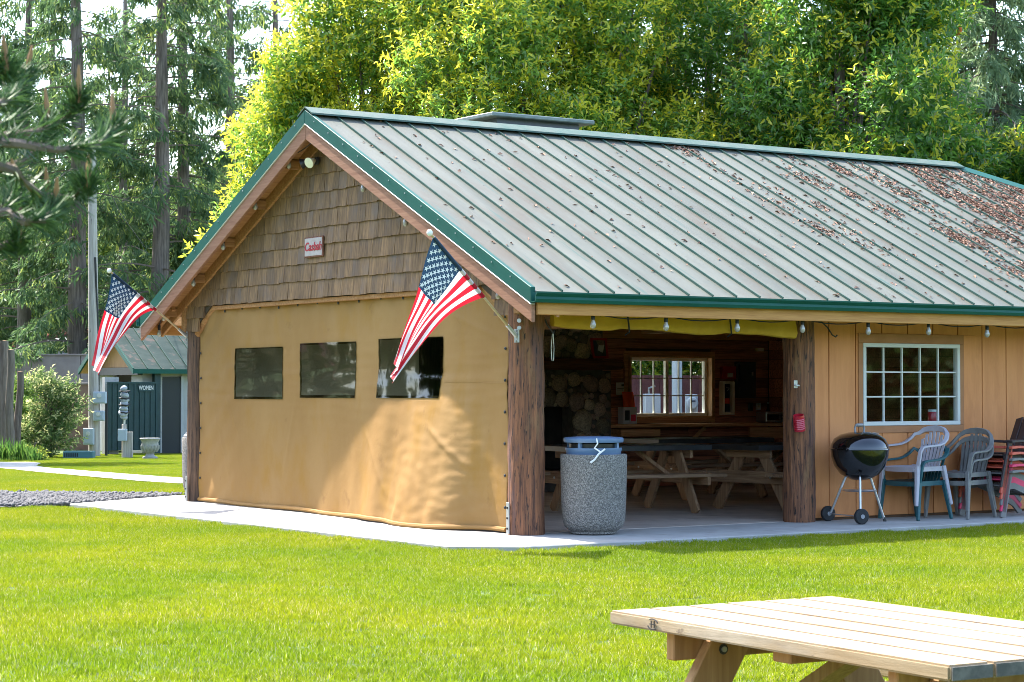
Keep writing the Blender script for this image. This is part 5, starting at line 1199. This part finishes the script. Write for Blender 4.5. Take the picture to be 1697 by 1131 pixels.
# log stumps
for k, (px, D, r, h_, lab) in enumerate(((5, 55, .13, 3.1, 'thick bare log standing at the left border'), (17, 54.5, .105, 2.85, 'slim bare log standing right beside the border log'), (27, 55.4, .10, 2.3, 'short dark log leaning behind the slim bare log'), (-25, 55, .13, 3.0, 'bare log standing just outside the left border'))):
    b0 = at_g(px, D); T = empty('log_stump', b0, 0, lab, 'log', 'standing logs at the left border')
    MB().tube([(.02*math.sin(i+k)+(.05*i if k == 2 else 0)*.3, .02*math.cos(i*1.3), h_*i/8) for i in range(9)], [r*(1.1-.03*i) for i in range(9)], 12).build('trunk', MT['stump_bark'] if k != 2 else MT['bark'], T, smooth=True)
    MB().lathe([(r*.84, 0), (.001, .012)], 12, (0.02*math.sin(8+k)+(.12 if k == 2 else 0), .02*math.cos(10.4), h_)).build('cut_face', MT['pine_leg'], T)
# iris leaves
for k in range(7):
    b0 = at_g([-8, 8, 18, 27, 36, 46, 57][k], 52.2+.25*(k % 3)); T = empty('iris_clump', b0, 0, ['iris leaf clump cut by the left border', 'iris leaf clump at the foot of the border log', 'iris leaf clump right of the slim bare log', 'iris leaf clump in the middle of the row', 'iris leaf clump third from the right of the row', 'iris leaf clump second from the right of the row', 'small iris leaf clump at the right end of the row'][k], 'plant', 'iris clumps in front of the logs')
    n = 26; P = np.stack([rng.normal(scale=.09, size=n), rng.normal(scale=.09, size=n), np.zeros(n)], 1); d = nrmz(np.stack([rng.normal(scale=.2, size=n), rng.normal(scale=.2, size=n), np.ones(n)], 1))
    foliage('leaves', P, d, rdir(n)*np.array([1, 1, .1]), rng.uniform(.35, .72, n)*(1-.06*k), np.full(n, .045), lerpc((.06, .16, .03), (.16, .27, .05), rng.random(n)), MT['leaf_shrub'], T, .1)

# ------------------------------------------------------------------ yard behind the sliding window
FN = empty('board_fence', (8.2, 13.2, -.05), R(-12), 'dark red board fence seen through the sliding window', 'fence')
for k in range(44): MB().box((k*.152, 0, .85), (.146, .02, 1.7)).build('board', MT['fence_red'], FN)
for z in (.35, 1.35): MB().box((3.3, .03, z), (6.7, .04, .09)).build('rail', MT['fence_red'], FN)
for k in range(4): MB().box((.05+k*2.2, .07, .85), (.09, .09, 1.75)).build('post', MT['fence_red'], FN)
p = pin(1080, 690, 34.0); HT = empty('water_heater_box', (p.x, p.y, 0), R(-25), 'white appliance box on a stand outside the sliding window', 'appliance')
MB().box((0, 0, 1.12), (.26, .18, .42)).build('case', MT['vinyl_white'], HT, bevel=.012); MB().box((0, 0, .45), (.08, .08, .9)).build('stand', MT['galv'], HT)
MB().tube([(-.05, 0, 1.33), (-.05, 0, 1.42), (.06, 0, 1.46)], .015, 6).build('pipe', MT['galv'], HT); MB().tube([(0, -.09, 1.0), (0, -.12, 1.0)], .02, 8).build('tap', MT['black_plastic'], HT)
p = pin(1122, 690, 34.5); tag(MB().box((0, 0, .95), (.13, .13, 1.9)).build('white_post', MT['vinyl_white'], bevel=.01), 'white post outside the middle of the sliding window', 'post').location = (p.x, p.y, 0)
p = pin(1146, 690, 34.2); MTm = empty('electric_meter', (p.x, p.y, 0), R(-30), 'round white electric meter on a post outside the window', 'meter')
MB().box((0, 0, .55), (.07, .07, 1.1)).build('stand', MT['galv'], MTm); me = MB().lathe([(.10, 0), (.10, .05), (.08, .09), (.001, .10)], 20).mesh('dial', smooth=True); me.transform(Matrix.Rotation(math.pi/2, 4, 'X')); o = link('dial', me, MT['vinyl_white'], MTm); o.location = (0, -.03, 1.18); MB().box((0, .02, 1.15), (.2, .08, .34)).build('case', MT['vinyl_white'], MTm, bevel=.01)
MB().box((0, -.133, 1.21), (.09, .01, .025)).build('display', MT['panel_grey'], MTm)

# robin in the hemlock
p = pin(1588, 50, 38.6); RBN = empty('robin', p, YAW-math.pi/2+.6, 'small orange breasted bird perched in the grey green hemlock', 'bird')
bm = bmesh.new(); bmesh.ops.create_uvsphere(bm, u_segments=16, v_segments=12, radius=1)
for v in bm.verts:
    x, y, z = v.co; hd = max(0, z-.25)
    v.co = Vector((x*(.058-.03*hd), y*(.085-.045*max(0, z))-.02*z, z*.105)) if z < .45 else Vector((x*.044, y*.048-.032, .05+(z-.45)*.085))
    if y > .3 and z < 0: v.co.y += .05*(y-.3); v.co.z -= .06*(y-.3)
me = bpy.data.meshes.new('body'); bm.to_mesh(me); bm.free(); me.polygons.foreach_set('use_smooth', np.ones(len(me.polygons), dtype=bool))
me.materials.append(MT['robin_orange']); me.materials.append(MT['robin_dark'])
for f in me.polygons:
    c = f.center
    if c.y > .02 or c.z > .052: f.material_index = 1
o = link('body', me, None, RBN); MB().lathe([(.011, 0), (.001, .03)], 8, (0, 0, 0)).build('beak', MT['lamp_cream'], RBN).matrix_local = Matrix.Translation((0, -.072, .072)) @ Matrix.Rotation(math.pi/2, 4, 'X')
MB().box((0, .12, -.10), (.035, .12, .012), Matrix.Rotation(-.7, 3, 'X')).build('tail', MT['robin_dark'], RBN)
for s_ in (-1, 1): MB().tube([(s_*.02, 0, -.09), (s_*.022, -.01, -.135)], .004, 5).build('foot', MT['bark'], RBN)

# ------------------------------------------------------------------ picnic table in the foreground
ta = Vector((-7.429, -11.415, 0)); la = Vector((-.048, -.9988, 0)); wa = Vector((.9988, -.048, 0)); LT, WT = 1.556, .914
cT = ta+la*LT/2+wa*WT/2; FT = empty('picnic_table', (cT.x, cT.y, -.03), math.atan2(wa.y, wa.x), 'new pale pine picnic table on the lawn in the foreground', 'picnic table')
pw = WT/6; zt = .73
for k in range(6):
    o = MB().box((0, 0, 0), (pw-.009, LT+(.0 if k else .0)+random.uniform(-.01, .004), .042)).build('top_board', MT['pine_new'], FT, bevel=.006, seg=2); o.location = (-WT/2+pw*(k+.5), 0, zt-.021+random.uniform(-.001, .001))
    e_ = MB().box((-WT/2+pw*(k+.5), -LT/2-.0045, zt-.021), (pw-.014, .004, .034)).build('weathered_end', MT['weathered_end'], o); e_.location = -o.location
for s_ in (-1, 1):
    y = s_*(LT/2-.27)
    MB().box((0, y, zt-.042-.045), (WT-.10, .04, .088)).build('batten', MT['pine_leg'], FT, bevel=.004)
    MB().box((0, y+s_*.0, .40), (1.45, .04, .14)).build('seat_beam', MT['pine_leg'], FT, bevel=.004)
    for q in (-1, 1):
        MB().bar((q*.20, y-.0425, zt-.05), (q*.62, y-.0425, 0), .04, .14, up=(0, 0, 1)).build('leg', MT['pine_leg'], FT, bevel=.004)
        MB().tube([(q*.25, y-.062, zt-.10), (q*.25, y-.070, zt-.10)], .009, 10).build('bolt', MT['galv'], FT)
        MB().tube([(q*.25, y-.0615, zt-.10), (q*.25, y-.0645, zt-.10)], .017, 10).build('washer', MT['black_plastic'], FT)
    MB().bar((0, y-s_*.02, .42), (0, s_*.06, zt-.07), .09, .04).build('brace', MT['pine_leg'], FT, bevel=.003)
MB().box((0, 0, zt-.064), (WT-.16, .085, .04)).build('batten', MT['pine_leg'], FT, bevel=.004)
for q in (-1, 1):
    for j in (0, 1):
        o = MB().box((0, 0, 0), (.138, LT-.06, .04)).build('seat_board', MT['pine_new'], FT, bevel=.006); o.location = (q*(.60+.145*j), 0, .49)
mat('ink', (.03, .03, .03), rough=.9)
ST = MB()      # the grading stamp on the board edge
for a0, a1 in ((.6, 2.4), (3.8, 5.6)):
    ST.tube([(0, -.026*math.cos(t)*1.1, .016*math.sin(t)+.0) for t in np.linspace(a0-.6+math.pi/2-1.2, a1-.6+math.pi/2-1.2, 8)], .0022, 4)
ST.tube([(0, -.016, .0), (0, .016, .0)], .002, 4); ST.tube([(0, -.008, .011), (0, -.008, -.011)], .002, 4); ST.tube([(0, .008, .011), (0, .008, -.011)], .002, 4)
o = ST.build('stamp', MT['ink'], FT); o.location = (-WT/2-.0005, LT/2-.25, zt-.02)

# ------------------------------------------------------------------ pine branches reaching in from the left
PT_ = empty('pine_tree', tuple(CAM+FWD*3.05-RGT*1.85)[:2]+(-.05,), 0, 'dark green pine with blurred branches reaching in at the left', 'tree')
po = PT_.location.copy(); MB().tube([(.02*math.sin(z*2), 0, z) for z in np.linspace(0, 5, 9)], [.11-.008*i for i in range(9)], 10).build('trunk', MT['bark'], PT_, smooth=True)
BR = [([(-500, 300), (-120, 268), (0, 277), (23, 280), (44, 306), (67, 323), (122, 329), (146, 300)], 4.0), ([(-500, 320), (-150, 250), (0, 236), (38, 239), (96, 249), (160, 242), (188, 212)], 3.8), ([(-460, 260), (-100, 210), (0, 172), (23, 160), (44, 122)], 4.1),
      ([(-480, 290), (-120, 240), (0, 227), (58, 218), (108, 198), (130, 160)], 4.2), ([(-460, 420), (-120, 360), (17, 352), (44, 370), (73, 366), (92, 345)], 3.9), ([(-460, 400), (-100, 380), (0, 352), (17, 332), (26, 306)], 4.15), ([(-460, 470), (-80, 420), (5, 408), (30, 396)], 4.0),
      ([(-460, 200), (-90, 150), (-20, 130), (10, 110)], 3.9), ([(-400, 330), (-60, 300), (40, 268), (78, 232), (80, 200)], 4.3), ([(-400, 300), (-100, 250), (-10, 210), (28, 200), (32, 165)], 4.25), ([(-380, 400), (-60, 350), (20, 330), (60, 345), (80, 325)], 4.35)]
NP, ND, NL, NC = [], [], [], []; rr = random.Random(8)
for pl, D in BR:
    D *= .76; P = [pin(x, y, D+.09*math.sin(i+D*9)) - po for i, (x, y) in enumerate(pl)]; P[0] = Vector((.0, 0, P[0].z))
    MB().tube(P, [.008*(1-.75*i/(len(P)-1))+.0014 for i in range(len(P))], 6).build('branch', MT['twig'], PT_, smooth=True)
    tot = len(P)-1
    for i in range(max(0, tot-5), tot):
        a, b_ = P[i], P[i+1]; L = (b_-a).length; d = (b_-a).normalized(); n = int(1700*L if i > tot-3 else 460*L)
        for _ in range(min(n, 420)):
            t = rr.random(); q = a.lerp(b_, t); v = d.orthogonal().normalized(); v.rotate(Matrix.Rotation(rr.uniform(0, 6.28), 3, d)); dd = d*rr.uniform(.5, 1.0)+v*rr.uniform(.45, 1.0)
            NP.append(q); ND.append(dd); NL.append(rr.uniform(.028, .048)); NC.append(rr.random())
    e_ = P[-1]; up = Vector((rr.uniform(-.2, .2), rr.uniform(-.2, .2), 1)).normalized()
    for _ in range(110):
        v = up.orthogonal().normalized(); v.rotate(Matrix.Rotation(rr.uniform(0, 6.28), 3, up)); NP.append(e_-up*rr.uniform(0, .03)); ND.append(up*rr.uniform(.2, 1)+v*rr.uniform(.3, 1)); NL.append(rr.uniform(.028, .046)); NC.append(rr.random())
    MB().tube([e_-up*.01, e_+up*.025, e_+up*rr.uniform(.04, .055)], [.0046, .0042, .0015], 6).build('candle', MT['pine_leg'], PT_, smooth=True)
n = len(NP); NC = np.array(NC)
foliage('needles', np.array([tuple(p) for p in NP]), np.array([tuple(p) for p in ND]), rdir(n), np.array(NL), np.full(n, .0019), lerpc((.03, .08, .026), (.085, .16, .045), NC), MT['leaf_pine'], PT_, .05)

# ------------------------------------------------------------------ roof litter
n = 0; V = []; P = []; rl = np.random.default_rng(21)
cl = [(rl.uniform(4.6, 11.5), rl.uniform(.25, SLEN-.3), rl.uniform(.10, .28)) for _ in range(70)] + [(rl.uniform(8.3, 11.8), rl.uniform(.6, 3.0), rl.uniform(.15, .4)) for _ in range(46)]
for (u, s, r) in cl:
    m = int(rl.integers(30, 110)*(1.8 if u > 7 else .7)); P.append(np.stack([u+rl.normal(scale=r*.5, size=m), s+rl.normal(scale=r, size=m)], 1))
m = 500; P.append(np.stack([rl.uniform(-.2, 12, m), rl.uniform(.1, SLEN-.05, m)], 1)); m = 700; P.append(np.stack([RU+rl.uniform(.1, 3, m), np.zeros(m)], 1)); P[-1][:, 1] = (P[-1][:, 0]-RU)/math.cos(SLP)+np.abs(rl.normal(scale=.35, size=m))+.1
P = np.concatenate(P); k = np.round((P[:, 0]-OV-.02)/PW); near = (P[:, 0]-OV-.02)-k*PW; P[:, 0] = np.where(np.abs(near) < .012, P[:, 0]+.02, P[:, 0])
ok = (P[:, 1] > .08) & (P[:, 1] < SLEN) & (P[:, 1]*math.cos(SLP) > P[:, 0]-RU+.1) & (P[:, 0] > OV+.05); P = P[ok]; n = len(P)
base = np.stack([P[:, 0], RV-P[:, 1]*math.cos(SLP)-.009*math.sin(SLP), RZ-P[:, 1]*math.sin(SLP)+.009*math.cos(SLP)], 1)
d = rl.normal(size=(n, 3)); nr = np.array([0, -math.sin(SLP), math.cos(SLP)]); d -= (d@nr)[:, None]*nr; nn = nr[None]+rl.normal(scale=.3, size=(n, 3))
o = foliage('roof_litter', base, d, nn, rl.uniform(.03, .09, n), rl.uniform(.015, .04, n), lerpc((.13, .062, .038), (.36, .205, .135), rl.random(n)), MT['litter'], None, .3)
tag(o, 'brown fallen leaves scattered over the right of the metal roof', 'leaf litter', kind='stuff')

# ------------------------------------------------------------------ grass (one object of countless blades)
def tuft(seed, size=.30, nb=430, h=(.02, .038)):
    r = np.random.default_rng(seed); P = np.concatenate([r.uniform(-size/2, size/2, (nb, 2)), np.zeros((nb, 1))], 1); lean = r.normal(scale=.42, size=(nb, 2)); H = r.uniform(*h, nb)
    wd = r.uniform(.0016, .0032, nb); a = r.uniform(0, 6.28, nb); s_ = np.stack([np.cos(a), np.sin(a), np.zeros(nb)], 1)*wd[:, None]
    mid = P+np.stack([lean[:, 0]*H*.4, lean[:, 1]*H*.4, H*.6], 1); tip = P+np.stack([lean[:, 0]*H*1.15, lean[:, 1]*H*1.15, H], 1)
    V = np.stack([P-s_, P+s_, mid+s_*.8, mid-s_*.8, tip], 1).reshape(-1, 3); k = np.arange(nb)*5
    F = np.concatenate([np.stack([k, k+1, k+2], 1), np.stack([k, k+2, k+3], 1), np.stack([k+3, k+2, k+4], 1)])
    me = np_mesh('tuft', V, F); ca = me.color_attributes.new('Col', 'FLOAT_COLOR', 'POINT'); t = r.random(nb); c = np.ones((nb, 5, 4), np.float32); cc = lerpc((.138, .205, .007), (.282, .333, .011), t); y = r.random(nb) < .10; cc[y] = (.38, .36, .16); c[:, :, :3] = cc[:, None]
    ca.data.foreach_set('color', c.ravel()); me.materials.append(MT['grass_blade']); return bpy.data.objects.new('tuft', me)
tc_ = bpy.data.collections.new('tufts')
for k in range(6): tc_.objects.link(tuft(100+k))
gm = MT['grass_blade'].node_tree; N = gm.nodes; L = gm.links                     # patchy lawn colour
geo = N.new('ShaderNodeNewGeometry'); nz1 = N.new('ShaderNodeTexNoise'); nz1.inputs['Scale'].default_value = .55; nz1.inputs['Detail'].default_value = 6; L.new(geo.outputs['Position'], nz1.inputs['Vector'])
mr = N.new('ShaderNodeMapRange'); mr.inputs[1].default_value = .38; mr.inputs[2].default_value = .66; L.new(nz1.outputs['Fac'], mr.inputs[0])
mx = N.new('ShaderNodeMix'); mx.data_type = 'RGBA'; mx.blend_type = 'MULTIPLY'; mx.inputs[0].default_value = 1
rp = N.new('ShaderNodeMix'); rp.data_type = 'RGBA'; rp.inputs[6].default_value = (.82, .93, .9, 1); rp.inputs[7].default_value = (1.28, 1.12, 1.1, 1); L.new(mr.outputs[0], rp.inputs[0])
at = [q for q in N if q.type == 'ATTRIBUTE'][0]; L.new(at.outputs['Color'], mx.inputs[6]); L.new(rp.outputs[2], mx.inputs[7])
for q in (N['Principled BSDF'].inputs['Base Color'], [z for z in N if z.type == 'BSDF_TRANSLUCENT'][0].inputs[0]): L.new(mx.outputs[2], q)
pts_ = []; rg = np.random.default_rng(9)
xs = np.arange(-14, 22, .24); X, Y = np.meshgrid(np.arange(-14, 30, .24), np.arange(-14, 52, .24)); P = np.stack([X.ravel(), Y.ravel()], 1)+rg.uniform(-.07, .07, (X.size, 2))
Dp = (P[:, 0]-CAM.x)*math.cos(YAW)+(P[:, 1]-CAM.y)*math.sin(YAW); lat = (P[:, 0]-CAM.x)*math.sin(YAW)-(P[:, 1]-CAM.y)*math.cos(YAW)
ok = (Dp > 8.0) & (Dp < 60) & (np.abs(lat) < .262*Dp+.8) & ~((Dp > 24) & (lat > -.120*Dp+1.0))
ok &= ~(inside(P, [(SLAB[0][0]-.03, SLAB[0][1]-.02), (SLAB[1][0]-.02, SLAB[1][1]-.05), (SLAB[2][0], SLAB[2][1]-.05), (14.5, -1.03)]+SLAB[4:8]+[(-1.62, 7.65)]))
ok &= ~inside(P, GRAV); ok &= ~inside(P, PATHXY); P = P[ok]
Z = np.array([zg(a, b_)-.042 for a, b_ in P]); me = bpy.data.meshes.new('grass'); me.vertices.add(len(P)); me.vertices.foreach_set('co', np.concatenate([P, Z[:, None]], 1).astype(np.float32).ravel())
GO = link('grass', me, None); tag(GO, 'short sunlit green lawn grass', 'grass', kind='stuff')
ng = bpy.data.node_groups.new('grass', 'GeometryNodeTree'); ng.interface.new_socket('Geometry', in_out='INPUT', socket_type='NodeSocketGeometry'); ng.interface.new_socket('Geometry', in_out='OUTPUT', socket_type='NodeSocketGeometry')
gi = ng.nodes.new('NodeGroupInput'); go = ng.nodes.new('NodeGroupOutput'); ip = ng.nodes.new('GeometryNodeInstanceOnPoints'); ci = ng.nodes.new('GeometryNodeCollectionInfo')
ci.inputs['Collection'].default_value = tc_; ci.inputs['Separate Children'].default_value = True; ci.inputs['Reset Children'].default_value = True
rv = ng.nodes.new('FunctionNodeRandomValue'); rv.data_type = 'FLOAT_VECTOR'; rv.inputs[0].default_value = (-.06, -.06, 0); rv.inputs[1].default_value = (.06, .06, 6.283)
r2 = ng.nodes.new('FunctionNodeRandomValue'); r2.data_type = 'FLOAT'; r2.inputs[2].default_value = .85; r2.inputs[3].default_value = 1.2
ip.inputs['Pick Instance'].default_value = True
ng.links.new(gi.outputs[0], ip.inputs['Points']); ng.links.new(ci.outputs[0], ip.inputs['Instance']); ng.links.new(rv.outputs[0], ip.inputs['Rotation']); ng.links.new(r2.outputs[1], ip.inputs['Scale']); ng.links.new(ip.outputs[0], go.inputs[0])
GO.modifiers.new('grass', 'NODES').node_group = ng
print('tufts', len(P))

# ------------------------------------------------------------------ the wood on the other side of the lawn (mirrored in the panes)
rw = np.random.default_rng(77); PP, LL, CC_ = [], [], []
for k in range(90):
    a = YAW+math.pi+R(-162+267*k/89)+rw.normal(scale=.03); D = rw.uniform(48, 62); c = np.array([CAM.x+math.cos(a)*D, CAM.y+math.sin(a)*D, 0]); H = rw.uniform(5, 8.5) if k > 32 else rw.uniform(13, 19)
    for b in range(9):
        z = H*(b+.8)/9; r = rw.uniform(1.4, 2.6)*(1.15-.6*b/9); cc = c+np.array([*rw.normal(scale=1.1, size=2), z]); n = 260; PP.append(cc+rdir(n)*(r*rw.uniform(.5, 1, n))[:, None]); LL.append(rw.uniform(.6, 1.0, n)); CC_.append(lerpc((.03, .08, .02), (.10, .17, .035), rw.random(n)))
PP = np.concatenate(PP); n = len(PP); LL = np.concatenate(LL)
tag(foliage('far_wood', PP, rdir(n, -.2), rdir(n, .5), LL, LL*.55, np.concatenate(CC_), MT['leaf_back'], None), 'green wood mirrored in the window panes', 'wood', kind='stuff')
